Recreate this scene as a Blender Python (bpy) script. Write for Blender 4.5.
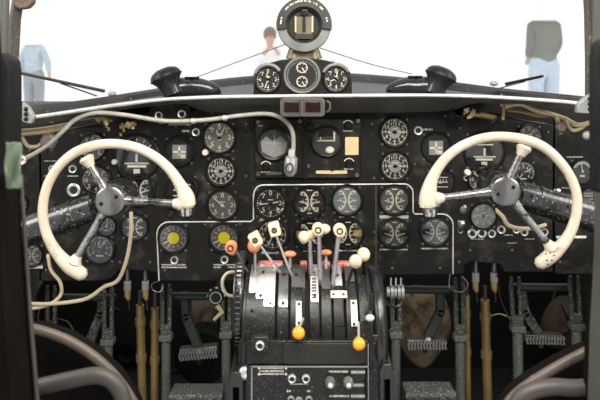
import bpy, math, random
from mathutils import Vector, Matrix
random.seed(7)
PI = math.pi
SC = bpy.context.scene
COL = SC.collection
for o in list(bpy.data.objects): bpy.data.objects.remove(o)

# ------------------------------------------------------------------ camera, sky, exposure
F = 640.0            # focal length in pixels at 600 x 400
HZ = 75.0            # image row of the camera's own eye level
ZC = 1.2             # eye height over the cockpit datum
cd = bpy.data.cameras.new('camera'); cam = bpy.data.objects.new('camera', cd); COL.objects.link(cam)
cam.location = (0, 0, ZC); cam.rotation_euler = (PI/2, 0, 0)
cd.sensor_width = 36; cd.lens = F/600*36; cd.shift_y = -(200-HZ)/600
cd.clip_start = 0.05; cd.clip_end = 300
cd.dof.use_dof = True; cd.dof.focus_distance = 1.45; cd.dof.aperture_fstop = 6.0
SC.camera = cam
W = bpy.data.worlds.new('sky'); SC.world = W; W.use_nodes = True
bg = W.node_tree.nodes['Background']; bg.inputs[0].default_value = (0.985, 0.995, 1.0, 1); bg.inputs[1].default_value = 1.12
def area(name, loc, size, rot, power, color=(1, 1, 1)):
    l = bpy.data.lights.new(name, 'AREA'); l.shape = 'RECTANGLE'; l.size, l.size_y = size; l.energy = power; l.color = color
    o = bpy.data.objects.new(name, l); COL.objects.link(o); o.location = loc; o.rotation_euler = rot
area('added_overhead_light', (0.0, 0.62, 1.88), (0.7, 0.4), (math.radians(24), 0, 0), 32, (1, .97, .92))  # unseen area light added overhead for highlights; no hatch is built
area('side_window_daylight', (-1.5, 0.9, 1.7), (0.7, 0.6), (0, math.radians(-68), math.radians(12)), 18, (1, .98, .95))
area('side_window_daylight', (1.5, 0.9, 1.7), (0.7, 0.6), (0, math.radians(68), math.radians(-12)), 16, (1, .98, .95))
area('panel_fill_light', (0.5, 0.1, 1.8), (0.3, 0.3), (math.radians(58), 0, math.radians(18)), 15, (1, .95, .87))  # fill light added to brighten the dials; no lamp is modelled
vs = SC.view_settings; vs.view_transform = 'Standard'; vs.look = 'None'; vs.gamma = 1; vs.exposure = 0.0; vs.use_curve_mapping = False

def P(px, py, y): return Vector(((px-300)*y/F, y, ZC-(py-HZ)*y/F))

# ------------------------------------------------------------------ materials
def mat(name, col, rough=.5, metal=0.0, chip=None, chip_amt=.62, scale=60, bump=.15, vary=.25, dust=0.0, dirt=None, dirt_amt=.55, coat=0, spec=.5, emis=None):
    m = bpy.data.materials.new(name); m.use_nodes = True; nt = m.node_tree; N = nt.nodes; L = nt.links
    b = N['Principled BSDF']; b.inputs['Roughness'].default_value = rough; b.inputs['Metallic'].default_value = metal
    b.inputs['Specular IOR Level'].default_value = spec; b.inputs['Coat Weight'].default_value = coat
    tc = N.new('ShaderNodeTexCoord'); 
    def noise(s, det=4, rgh=.6):
        n = N.new('ShaderNodeTexNoise'); n.inputs['Scale'].default_value = s; n.inputs['Detail'].default_value = det
        n.inputs['Roughness'].default_value = rgh; L.new(tc.outputs['Object'], n.inputs['Vector']); return n.outputs['Fac']
    def ramp(src, a, c):
        r = N.new('ShaderNodeMapRange'); r.inputs[1].default_value = a; r.inputs[2].default_value = c; L.new(src, r.inputs[0]); return r.outputs[0]
    def mix(fac, A, B):
        x = N.new('ShaderNodeMix'); x.data_type = 'RGBA'; L.new(fac, x.inputs[0])
        for s, v in ((x.inputs[6], A), (x.inputs[7], B)):
            if isinstance(v, tuple): s.default_value = (*v, 1)
            else: L.new(v, s)
        return x.outputs[2]
    lo = tuple(c*(1-vary) for c in col); hi = tuple(min(1, c*(1+vary)) for c in col)
    c = mix(ramp(noise(scale*.3), .3, .7), lo, hi)
    if dirt: c = mix(ramp(noise(scale*.6, 6, .7), dirt_amt, dirt_amt+.12), c, dirt)
    if chip: c = mix(ramp(noise(scale*8, 6, .7), chip_amt-.02, chip_amt+.02), c, chip)
    if dust: c = mix(ramp(noise(scale*9, 2), .66, .74), c, tuple(dust for _ in range(3)))
    L.new(c, b.inputs['Base Color'])
    r = N.new('ShaderNodeMapRange'); r.inputs[3].default_value = max(.05, rough-.13); r.inputs[4].default_value = min(1, rough+.15)
    L.new(noise(scale), r.inputs[0]); L.new(r.outputs[0], b.inputs['Roughness'])
    if bump:
        bp = N.new('ShaderNodeBump'); bp.inputs['Strength'].default_value = bump; bp.inputs['Distance'].default_value = .002
        L.new(noise(scale*2), bp.inputs['Height']); L.new(bp.outputs[0], b.inputs['Normal'])
    return m
def glass(name, tint=(1, 1, 1), rough=.02, dust=0.0):
    m = bpy.data.materials.new(name); m.use_nodes = True; nt = m.node_tree; N = nt.nodes; L = nt.links
    for n in list(N): N.remove(n)
    out = N.new('ShaderNodeOutputMaterial'); t = N.new('ShaderNodeBsdfTransparent'); t.inputs[0].default_value = (*tint, 1)
    g = N.new('ShaderNodeBsdfGlossy'); g.inputs['Roughness'].default_value = rough
    fr = N.new('ShaderNodeFresnel'); fr.inputs[0].default_value = 1.45
    mx = N.new('ShaderNodeMixShader'); L.new(fr.outputs[0], mx.inputs[0]); L.new(t.outputs[0], mx.inputs[1]); L.new(g.outputs[0], mx.inputs[2])
    last = mx.outputs[0]
    if dust:
        d = N.new('ShaderNodeBsdfTranslucent'); d.inputs[0].default_value = (.95, .95, .95, 1)
        tc = N.new('ShaderNodeTexCoord'); n = N.new('ShaderNodeTexNoise'); n.inputs['Scale'].default_value = 3; L.new(tc.outputs['Object'], n.inputs['Vector'])
        r = N.new('ShaderNodeMapRange'); r.inputs[3].default_value = dust*.6; r.inputs[4].default_value = dust*1.4; L.new(n.outputs['Fac'], r.inputs[0])
        m2 = N.new('ShaderNodeMixShader'); L.new(r.outputs[0], m2.inputs[0]); L.new(last, m2.inputs[1]); L.new(d.outputs[0], m2.inputs[2]); last = m2.outputs[0]
    L.new(last, out.inputs['Surface'])
    return m

M = {}
M['panel'] = mat('black_panel_paint', (.0072, .0063, .0048), .5, spec=.25, chip=(.10, .088, .07), chip_amt=.655, scale=30, bump=.3, vary=.35, dust=.06, dirt=(.035, .031, .024), dirt_amt=.52)
M['panel2'] = mat('dark_grey_panel_paint', (.016, .015, .0125), .45, spec=.4, chip=(.2, .18, .15), chip_amt=.70, scale=26, bump=.3, vary=.3, dust=.09)
M['black'] = mat('satin_black', (.006, .0055, .005), .4, spec=.3, chip=(.16, .15, .13), chip_amt=.72, scale=40, bump=.2)
M['bezel'] = mat('worn_bezel_black', (.007, .0065, .0055), .34, spec=.3, chip=(.12, .11, .09), chip_amt=.68, scale=50, bump=.1)
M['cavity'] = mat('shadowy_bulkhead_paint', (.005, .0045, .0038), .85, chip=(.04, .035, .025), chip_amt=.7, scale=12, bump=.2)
M['pedestal'] = mat('pedestal_black_enamel', (.0095, .009, .008), .36, spec=.35, chip=(.22, .2, .17), chip_amt=.64, scale=30, bump=.35, dust=.12, vary=.4)
M['greymetal'] = mat('worn_grey_metal', (.15, .148, .145), .32, .7, chip=(.03, .03, .03), chip_amt=.64, scale=45, bump=.2)
M['silver'] = mat('bare_silver_metal', (.78, .76, .74), .3, .75, chip=(.12, .11, .1), chip_amt=.66, scale=45, bump=.15)
M['chrome'] = mat('scratched_chrome', (.62, .6, .6), .2, 1, chip=(.06, .05, .05), chip_amt=.60, scale=50, bump=.25)
M['spoke'] = mat('worn_steel_spoke', (.34, .33, .32), .26, .8, chip=(.6, .59, .58), chip_amt=.60, scale=30, bump=.5, vary=.4, dirt=(.035, .033, .03), dirt_amt=.5)
M['hubcap'] = mat('worn_grey_hub_cap', (.18, .175, .17), .3, .7, chip=(.45, .44, .42), chip_amt=.62, scale=30, bump=.3, vary=.3)
M['column'] = mat('chipped_glinting_column', (.018, .0172, .0165), .27, chip=(.42, .41, .4), chip_amt=.615, scale=20, bump=.6, vary=.4, coat=.3)  # pale chips are wear and also paint in the column's bold highlights
M['cream'] = mat('aged_cream_plastic', (.6, .51, .39), .3, chip=(.5, .4, .27), chip_amt=.70, scale=25, bump=.04, vary=.07, dirt=(.42, .31, .2), dirt_amt=.55, coat=.4)
M['creamknob'] = mat('cream_knob_plastic', (.74, .6, .4), .3, scale=60, vary=.12, bump=.05, dirt=(.5, .3, .14), dirt_amt=.62)
M['mark'] = mat('cream_dial_paint', (.85, .8, .64), .6, vary=.15, bump=0)
M['markw'] = mat('white_lettering', (.62, .6, .53), .6, vary=.2, bump=0, chip=(.1, .09, .08), chip_amt=.6, scale=120)
M['line'] = mat('white_trim_bead', (.66, .64, .6), .4, .2, chip=(.12, .11, .1), chip_amt=.68, scale=60, bump=.1)
M['face'] = mat('black_dial', (.008, .008, .0075), .6, vary=.2, bump=0)
M['facegrey'] = mat('washed_grey_dial', (.12, .12, .105), .6, vary=.25, bump=0, scale=30)  # the grey also stands for washed reflections on the dial glass
M['facesilver'] = mat('pale_silver_dial', (.3, .3, .29), .5, vary=.2, bump=0)
M['screen'] = mat('smoky_display', (.06, .06, .055), .35, vary=.3, bump=0)
M['faceblue'] = mat('blue_grey_dial', (.2, .235, .25), .6, vary=.15, bump=0)
M['needle'] = mat('pale_needle', (.7, .67, .58), .5, vary=.05, bump=0)
M['yellow'] = mat('yellow_dial_centre', (1, .8, .03), .6, vary=.05, bump=0)
M['mustard'] = mat('mustard_patch', (.55, .38, .1), .5, vary=.15, bump=0)
M['beige'] = mat('beige_card', (.62, .46, .25), .7, vary=.15, bump=0, scale=100)
M['orange'] = mat('orange_knob', (.9, .33, .02), .28, vary=.12, bump=.03, coat=.4)
M['coral'] = mat('coral_knob', (.72, .25, .12), .4, vary=.25, bump=.1, dirt=(.75, .5, .35), dirt_amt=.6)
M['red'] = mat('faded_red_paint', (.42, .06, .04), .5, vary=.3, bump=.2, chip=(.6, .45, .38), chip_amt=.55, scale=60)
M['purplerod'] = mat('violet_grey_steel', (.46, .42, .45), .3, .7, vary=.2, chip=(.15, .12, .12), chip_amt=.62)
M['green'] = mat('chipped_green_paint', (.045, .053, .04), .5, chip=(.42, .42, .36), chip_amt=.585, scale=32, bump=.4, vary=.35, dirt=(.03, .025, .018), dirt_amt=.55)
M['greenlt'] = mat('pale_green_paint', (.085, .1, .08), .5, chip=(.38, .38, .32), chip_amt=.6, scale=32, bump=.3, vary=.25, dirt=(.06, .045, .03), dirt_amt=.6)
M['dgreen'] = mat('dark_green_paint', (.028, .04, .026), .45, chip=(.3, .28, .2), chip_amt=.66, scale=30, bump=.3)
M['brass'] = mat('tarnished_brass', (.36, .24, .1), .42, .4, chip=(.1, .07, .035), chip_amt=.63, scale=24, bump=.35, vary=.35)
M['paleb'] = mat('pale_brass_pipe', (.62, .5, .3), .4, .3, chip=(.15, .1, .05), chip_amt=.64, scale=30, bump=.2)
M['cable'] = mat('cream_cable_sheath', (.56, .46, .31), .55, vary=.15, bump=.2, dirt=(.3, .22, .13), dirt_amt=.58)
M['hose'] = mat('grey_braided_hose', (.34, .32, .28), .5, .1, vary=.2, bump=.5, scale=150, chip=(.12, .11, .1), chip_amt=.62)
M['canvasdim'] = mat('dim_brown_canvas', (.13, .085, .06), .9, vary=.35, bump=.8, scale=18, dirt=(.05, .035, .025), dirt_amt=.5)  # darker copy of the brown canvas, its dimness put into the colour
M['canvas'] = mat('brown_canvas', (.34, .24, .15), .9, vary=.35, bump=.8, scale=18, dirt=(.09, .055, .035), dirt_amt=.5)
M['brownrail'] = mat('brown_leather_edge', (.085, .062, .047), .5, vary=.3, bump=.3, scale=30, chip=(.45, .4, .35), chip_amt=.66)
M['seatmetal'] = mat('dull_seat_tube', (.06, .052, .047), .5, .3, vary=.2, bump=.1, scale=14)
M['seatblack'] = mat('seat_black_leather', (.006, .005, .0045), .9, spec=.03, vary=.2, bump=.2)
M['post'] = mat('grey_brown_frame_paint', (.07, .06, .047), .5, vary=.35, bump=.3, scale=20, chip=(.35, .3, .24), chip_amt=.62, dirt=(.05, .04, .03), dirt_amt=.5)
M['postgreen'] = mat('olive_grey_frame_paint', (.06, .06, .046), .55, vary=.3, bump=.3, scale=14, chip=(.22, .2, .16), chip_amt=.68)
M['olive'] = mat('olive_compass_enamel', (.02, .02, .0125), .36, vary=.15, bump=.1, chip=(.2, .19, .14), chip_amt=.72)
M['valvepink'] = mat('grey_pink_valve', (.14, .105, .095), .4, .2, vary=.3, bump=.3)
M['ringgrey2'] = mat('grey_compass_ring', (.16, .16, .15), .42, .3, vary=.25, bump=.2)
M['ringgrey'] = mat('grey_ring_metal', (.27, .27, .255), .42, .3, vary=.2, bump=.15)
M['brasswin'] = mat('aged_brass_dial', (.15, .125, .075), .4, .4, vary=.3, bump=.1)
M['deck'] = mat('glareshield_black', (.03, .029, .028), .5, vary=.3, bump=.2, chip=(.2, .19, .17), chip_amt=.68, scale=20)
M['hoodface'] = mat('olive_grey_hood_face', (.085, .082, .068), .45, vary=.25, bump=.15, chip=(.2, .19, .16), chip_amt=.7)
M['lip'] = mat('worn_highlight_lip', (.68, .66, .65), .3, .6, vary=.15, bump=.1, chip=(.2, .18, .16), chip_amt=.69)  # the lip's sky highlight is put into this pale colour, with worn chips
M['horn'] = mat('glossy_black_horn', (.014, .014, .014), .22, vary=.3, bump=.15, chip=(.3, .29, .27), chip_amt=.68, scale=30)
M['cloth'] = mat('green_cloth', (.12, .16, .1), .9, vary=.25, bump=.6)
M['rust'] = mat('rusty_bracket', (.09, .055, .038), .6, vary=.5, bump=.5, chip=(.4, .35, .3), chip_amt=.6)
M['lampframe'] = mat('dull_grey_lamp_frame', (.085, .082, .072), .4, .3, vary=.2, bump=.15, chip=(.45, .43, .4), chip_amt=.64)
M['redglass'] = mat('dark_red_lens', (.014, .004, .003), .25, vary=.2, bump=0)
M['concrete'] = mat('overexposed_concrete', (.93, .93, .92), .9, vary=.03, bump=.1, scale=2)  # overexposure put into a near-white colour; no sun in the scene
M['skin'] = mat('skin', (.62, .36, .26), .6, vary=.05, bump=0)
M['hair'] = mat('brown_hair', (.2, .09, .05), .7, vary=.2, bump=.3)
M['jacket'] = mat('grey_green_jacket', (.11, .125, .085), .85, vary=.45, bump=.3, scale=9)
M['jeans'] = mat('faded_blue_jeans', (.5, .6, .72), .9, vary=.12, bump=.2)
M['blueshirt'] = mat('slate_blue_shirt', (.42, .53, .6), .9, vary=.2, bump=.2)
M['paleshirt'] = mat('pale_blue_shirt', (.72, .83, .88), .9, vary=.08, bump=.1)
M['white'] = mat('white_cotton', (.93, .93, .93), .9, vary=.02, bump=.1)
M['greytrs'] = mat('slate_trousers', (.24, .27, .31), .9, vary=.2, bump=.2)
M['glass'] = glass('instrument_glass', rough=.06)
M['wind'] = glass('windscreen_glass', rough=.0, dust=.11)
M['rubber'] = mat('black_rubber', (.008, .0075, .007), .6, spec=.12, vary=.3, bump=.4, chip=(.12, .11, .1), chip_amt=.68)

# ------------------------------------------------------------------ mesh building
def frame(d):
    d = Vector(d).normalized(); a = Vector((0, 0, 1)) if abs(d.z) < .9 else Vector((1, 0, 0))
    u = d.cross(a).normalized(); return u, d.cross(u).normalized(), d
_txt = {}
def glyphs(s):
    if s not in _txt:
        c = bpy.data.curves.new('t', 'FONT'); c.body = s; c.size = 1; c.align_x = 'CENTER'; c.align_y = 'CENTER'; c.resolution_u = 2
        o = bpy.data.objects.new('t', c); COL.objects.link(o); dg = bpy.context.evaluated_depsgraph_get()
        me = o.evaluated_get(dg).to_mesh(); _txt[s] = ([tuple(v.co) for v in me.vertices], [tuple(p.vertices) for p in me.polygons])
        o.evaluated_get(dg).to_mesh_clear(); bpy.data.objects.remove(o); bpy.data.curves.remove(c)
    return _txt[s]
class MB:
    def __init__(s): s.v = []; s.f = []
    def add(s, vs, fs):
        n = len(s.v); s.v += [Vector(v) for v in vs]; s.f += [tuple(i+n for i in f) for f in fs]; return s
    def box(s, c, size, rot=None):
        c = Vector(c); R = rot or Matrix.Identity(3); h = [x/2 for x in size]
        vs = [c + R @ Vector((sx*h[0], sy*h[1], sz*h[2])) for sx in (-1, 1) for sy in (-1, 1) for sz in (-1, 1)]
        return s.add(vs, [(0, 1, 3, 2), (4, 6, 7, 5), (0, 4, 5, 1), (2, 3, 7, 6), (0, 2, 6, 4), (1, 5, 7, 3)])
    def tube(s, pts, r, n=12, caps=True, flat=1.0):
        pts = [Vector(p) for p in pts]; rs = r if isinstance(r, (list, tuple)) else [r]*len(pts); k = len(pts); rings = []
        d0 = (pts[1]-pts[0]).normalized(); u, w, _ = frame(d0)
        for i in range(k):
            d = (pts[min(i+1, k-1)]-pts[max(i-1, 0)]).normalized()
            if d.length == 0: d = d0
            u = (u - d*u.dot(d)).normalized(); w = d.cross(u)
            rings.append([pts[i] + (u*math.cos(2*PI*j/n) + w*math.sin(2*PI*j/n)*flat)*rs[i] for j in range(n)])
        vs = [p for q in rings for p in q]; fs = []
        for i in range(k-1):
            for j in range(n): fs.append((i*n+j, i*n+(j+1) % n, (i+1)*n+(j+1) % n, (i+1)*n+j))
        if caps: fs += [tuple(range(n-1, -1, -1)), tuple((k-1)*n+j for j in range(n))]
        return s.add(vs, fs)
    def lathe(s, c, axis, prof, n=32, close=False):      # prof = (radius, distance along axis)
        c = Vector(c); u, w, d = frame(axis); vs = []; fs = []; k = len(prof)
        for r, t in prof:
            vs += [c + d*t + (u*math.cos(2*PI*j/n) + w*math.sin(2*PI*j/n))*max(r, 1e-5) for j in range(n)]
        for i in range(k if close else k-1):
            a = i*n; b = ((i+1) % k)*n
            for j in range(n): fs.append((a+j, a+(j+1) % n, b+(j+1) % n, b+j))
        return s.add(vs, fs)
    def disc(s, c, axis, r, t=.001, n=32): return s.lathe(c, axis, [(0, 0), (r, 0), (r, t), (0, t)], n)
    def ring(s, c, axis, ri, ro, t=.002, n=28): return s.lathe(c, axis, [(ri, 0), (ro, 0), (ro, t*.7), ((ri+ro)/2, t), (ri, t*.7)], n, True)
    def ball(s, c, r, sc=(1, 1, 1), R=None, n=20, m=12):
        c = Vector(c); R = R or Matrix.Identity(3); vs = []; fs = []
        for i in range(m+1):
            a = PI*i/m
            for j in range(n):
                b = 2*PI*j/n; vs.append(c + R @ Vector((r*sc[0]*math.sin(a)*math.cos(b), r*sc[1]*math.sin(a)*math.sin(b), r*sc[2]*math.cos(a))))
        for i in range(m):
            for j in range(n): fs.append((i*n+j, (i+1)*n+j, (i+1)*n+(j+1) % n, i*n+(j+1) % n))
        return s.add(vs, fs)
    def prism(s, poly, y0, y1, yref=None):               # outline as seen from the front, real thickness from y0 back to y1
        q = [P(a, b, yref or y0) for a, b in poly]; n = len(q)
        vs = [Vector((p.x, y0, p.z)) for p in q] + [Vector((p.x, y1, p.z)) for p in q]
        fs = [tuple(range(n)), tuple(range(2*n-1, n-1, -1))] + [(i, i+n, (i+1) % n+n, (i+1) % n) for i in range(n)]
        return s.add(vs, fs)
    def loft(s, rows):
        k = len(rows[0]); vs = [p for r in rows for p in r]; fs = []
        for i in range(len(rows)-1):
            for j in range(k-1): fs.append((i*k+j, i*k+j+1, (i+1)*k+j+1, (i+1)*k+j))
        return s.add(vs, fs)
    def bar(s, a, b, w, t, up=None):                      # flat strip from a to b, w wide, t thick
        a = Vector(a); b = Vector(b); d = (b-a); L = d.length; d.normalize(); y = Vector(up or (0, -1, 0)); x = d.cross(y).normalized(); y = x.cross(d).normalized()
        R = Matrix((x, y, d)).transposed(); return s.box((a+b)/2, (w, t, L), R)
    def text(s, body, c, size, ang=0.0, t=0.0004):
        vs, fs = glyphs(body); c = Vector(c); ca, sa = math.cos(ang), math.sin(ang)
        return s.add([c + Vector(((x*ca - y*sa)*size, 0, (x*sa + y*ca)*size)) for x, y, _ in vs], fs)
def cat(pts, k=6):
    pts = [tuple(p) for p in pts]; q = [pts[0]] + pts + [pts[-1]]; out = []
    for i in range(1, len(q)-2):
        for j in range(k):
            t = j/k; a, b, c, d = q[i-1], q[i], q[i+1], q[i+2]
            out.append(tuple(.5*(2*b[m]+(c[m]-a[m])*t+(2*a[m]-5*b[m]+4*c[m]-d[m])*t*t+(3*b[m]-a[m]-3*c[m]+d[m])*t**3) for m in range(len(b))))
    out.append(pts[-1]); return out
def path(pp, k=6): return [P(*q) for q in cat(pp, k)]

def world(o):
    v = Vector((0, 0, 0))
    while o: v += o.location; o = o.parent
    return v
def obj(name, mb, m, parent=None, bevel=0, smooth=40, sub=0, solid=0):
    if parent is None:
        xs = [v.x for v in mb.v]; ys = [v.y for v in mb.v]; zs = [v.z for v in mb.v]
        org = Vector(((min(xs)+max(xs))/2, (min(ys)+max(ys))/2, min(zs)))
    else: org = world(parent)
    me = bpy.data.meshes.new(name); me.from_pydata([tuple(v-org) for v in mb.v], [], mb.f); me.update()
    me.materials.append(M[m] if isinstance(m, str) else m)
    if smooth: me.shade_smooth(); me.set_sharp_from_angle(angle=math.radians(smooth))
    o = bpy.data.objects.new(name, me); COL.objects.link(o)
    if parent is not None: o.parent = parent
    else: o.location = org
    if solid: q = o.modifiers.new('solid', 'SOLIDIFY'); q.thickness = solid; q.offset = 0
    if bevel: q = o.modifiers.new('bevel', 'BEVEL'); q.width = bevel; q.segments = 2; q.limit_method = 'ANGLE'
    if sub: q = o.modifiers.new('sub', 'SUBSURF'); q.levels = sub; q.render_levels = sub
    return o
def thing(name, label, cate, loc, group=None):
    o = bpy.data.objects.new(name, None); COL.objects.link(o); o.location = loc; o.empty_display_size = .01
    return tag(o, label, cate, group)
def tag(o, label, cate, group=None):
    o['label'] = label; o['category'] = cate
    if group: o['group'] = group
    return o
def struct(name, mb, m, label=None, **k):
    o = obj(name, mb, m, **k); o['kind'] = 'structure'
    if label: o['label'] = label
    return o
Y_ = Vector((0, -1, 0))          # towards the pilots
YP = 1.6                         # face of the instrument panel
S = YP/F

# ------------------------------------------------------------------ the setting
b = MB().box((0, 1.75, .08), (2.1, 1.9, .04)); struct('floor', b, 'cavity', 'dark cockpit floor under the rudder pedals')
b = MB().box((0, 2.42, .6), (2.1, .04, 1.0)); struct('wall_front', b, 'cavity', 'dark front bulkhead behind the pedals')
for sd, nm in ((-1, 'left'), (1, 'right')):
    b = MB().box((sd*1.02, 1.72, .55), (.03, 1.4, .92)); struct('wall_'+nm, b, 'dgreen', 'dark green cockpit side wall on the %s' % nm)
b = MB().box((0, 33, .3), (90, 56, .1)); g = struct('ground', b, 'concrete', 'pale overexposed concrete apron outside the windscreen')

b = MB().box((0, -.35, 1.92), (2.4, 3.1, .04)); struct('ceiling', b, 'postgreen', 'cockpit roof over the pilots')
b = MB().box((0, -1.9, 1.0), (2.4, .04, 1.9)); struct('wall_back', b, 'postgreen', 'rear cockpit bulkhead behind the pilots')
# windscreen: bottom frame, posts, panes
fr = [(-40, 120, 1.32), (25, 114, 1.40), (60, 110.5, 1.5), (100, 104.5, 1.62), (150, 96, 1.76), (212, 86, 1.9), (258, 81, 2.0), (305, 78, 2.08), (352, 79, 2.0), (400, 83, 1.9), (450, 88, 1.76), (500, 95, 1.62), (560, 101.5, 1.50), (578, 103.5, 1.46), (640, 110, 1.38)]
fp = path(fr, 3)
b = MB()
hgt = .03
rows = [[p + Vector((0, -.014, -.008)) for p in fp], [p + Vector((0, -.014, hgt*.35)) for p in fp], [p + Vector((0, 0, hgt*.6)) for p in fp], [p + Vector((0, .02, hgt*.5)) for p in fp], [p + Vector((0, .02, -.01)) for p in fp]]
b.loft(rows); struct('trim_1', b, 'deck', 'dark lower frame running under both windscreen panes', smooth=50)
b = MB()
for k in range(3, len(fp)-3, 2):
    b.lathe(fp[k]+Vector((0, -.0135, .0)), Y_, [(0, .004), (.0025, .003), (.004, 0)], 8)
struct('trim_2', b, 'greymetal', 'row of screws along the lower windscreen frame')
# centre post
cp = P(305, 60, 2.06)
b = MB(); b.tube([P(304, 82, 2.06), P(304, 60, 2.06), P(304, 48, 2.06), P(304, 30, 2.06), P(304, 0, 2.04), P(304, -160, 1.9)], [.062, .058, .045, .036, .034, .034], 16, flat=.7)
struct('trim_3', b, 'olive', 'olive centre post between the windscreen panes')
def side_post(sd, pts, w, m, nm, lab):
    b = MB(); q = [P(*p) for p in pts]
    for i in range(len(q)-1): pass
    b.tube(q, w, 12, flat=.8); return struct(nm, b, m, lab)
side_post(-1, [(12, 112, 1.36), (13, 60, 1.34), (15, 20, 1.32), (19, -6, 1.3), (30, -40, 1.28)], .014, 'post', 'trim_4', 'grey brown left windscreen post, inner strip')
side_post(-1, [(-2, 130, 1.25), (3, 60, 1.25), (4, 0, 1.25), (6, -50, 1.25)], .012, 'postgreen', 'trim_5', 'pale grey outer strip of the left post')
side_post(1, [(590, 112, 1.36), (590, 60, 1.34), (589, 10, 1.33), (585, -50, 1.3)], .012, 'post', 'trim_6', 'rust speckled brown right windscreen post')
side_post(1, [(604, 130, 1.3), (601, 60, 1.3), (597, 0, 1.3), (593, -50, 1.3)], .014, 'postgreen', 'trim_7', 'pale grey outer strip of the right post')
def pane(nm, idx, lab):
    low = [fp[k] + Vector((0, .005, .008)) for k in idx]; top = [p + Vector((0, -.25, .75)) for p in low]
    struct(nm, MB().loft([low, top]), 'wind', lab, smooth=50)
n = len(fp)
pane('window_1', range(3, n//2+1), 'left windscreen pane, bright sky behind')
pane('window_2', range(n//2, n-3), 'right windscreen pane, bright sky behind')
b = MB().prism([(14, -3), (33, -3), (32, 3), (27, 8), (18, 9), (14, 5)], 1.29, 1.31); o = obj('bracket', b, 'rust', bevel=.003); tag(o, 'rusty brown bracket at the top of the left windscreen post', 'bracket')

# glareshield
lp = [(-30, 124, 1.36), (30, 117.5, 1.40), (60, 113.5, 1.42), (100, 107.5, 1.44), (130, 103.5, 1.45), (165, 99.5, 1.46), (220, 97, 1.47), (300, 96, 1.48), (380, 95.5, 1.47), (440, 95.5, 1.47), (500, 97.5, 1.45), (560, 101.5, 1.42), (584, 104, 1.40), (640, 108, 1.36)]
G = thing('glareshield', 'long dark dashboard hood with a front lip coloured as a sky highlight', 'dashboard', P(300, 97, 1.48))
lpp = path(lp, 3)
b = MB(); b.tube(lpp, .0045, 10); obj('lip', b, 'lip', G)['label'] = 'edge strip with its sky highlight in the colour'
def resample(a, n):
    out = []
    for i in range(n):
        t = i/(n-1)*(len(a)-1); k = min(int(t), len(a)-2); out.append(a[k].lerp(a[k+1], t-k))
    return out
def resample_px(a, n):
    px = [300+p.x/p.y*F for p in a]; out = []
    for i in range(n):
        t = -20+640*i/(n-1); k = max(j for j in range(len(a)-1) if px[j] <= t or j == 0); f = (t-px[k])/max(1e-6, px[k+1]-px[k]); out.append(a[k].lerp(a[k+1], min(1, max(0, f))))
    return out
A = resample_px(lpp, 60); B = resample_px(fp, 60)
b = MB(); b.loft([A, [a.lerp(c, .5)+Vector((0, 0, .002)) for a, c in zip(A, B)], [c + Vector((0, -.013, -.006)) for c in B]]); obj('deck', b, 'deck', G, smooth=60)
lo = [(-30, 132, 1.47), (30, 125, 1.47), (70, 119, 1.47), (100, 113, 1.48), (145, 107, 1.53), (192, 104, 1.54), (206, 112, 1.55), (300, 113, 1.56), (440, 111.5, 1.55), (470, 104, 1.53), (500, 103, 1.50), (560, 107.5, 1.47), (600, 113, 1.45), (640, 118, 1.43)]
Lw = resample_px(path(lo, 3), 60)
b = MB(); b.loft([[a + Vector((0, .004, -.004)) for a in A], Lw, [p + Vector((0, .03, 0)) for p in Lw]]); obj('front_face', b, 'hoodface', G, smooth=30)

# ------------------------------------------------------------------ instrument panel
IP = thing('instrument_board', 'wide black instrument panel spanning both pilot positions', 'control panel', P(300, 281, YP+.004))
def arc(cx, cy, r, a0, a1, n=6): return [(cx+r*math.cos(math.radians(a0+(a1-a0)*i/n)), cy+r*math.sin(math.radians(a0+(a1-a0)*i/n))) for i in range(n+1)]
main = [(41, 281), (41, 150), (50, 138), (66, 131), (90, 124), (128, 118), (150, 112), (205, 110), (300, 108), (448, 109), (458, 116), (470, 121), (500, 122), (540, 121), (553, 125), (553, 272), (505, 272)] + \
       [(500, 264), (470, 261), (464, 266), (464, 273), (453, 274.5), (385, 275), (384, 281), (242, 281), (240, 281), (160, 281), (158, 272), (120, 269), (112, 278), (100, 281)]
b = MB().prism(main, YP, YP+.012); obj('main_plate', b, 'panel', IP, bevel=.0015)
b = MB().prism([(-20, 380), (-20, 140), (39, 140), (39, 281), (44, 281), (40, 287), (36, 296), (34, 320), (36, 345), (36, 380)], YP, YP+.012); obj('left_side_plate', b, 'panel', IP, bevel=.0015)
b = MB().prism([(555, 274), (555, 118), (575, 122), (640, 135), (640, 400), (600, 400), (596, 274)], YP, YP+.012); obj('right_side_plate', b, 'panel', IP, bevel=.0015)
b = MB().prism([(-60, 250), (-60, 104), (660, 104), (660, 250)], YP+.06, YP+.07, YP); obj('backing_plate', b, 'cavity', IP)
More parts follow.
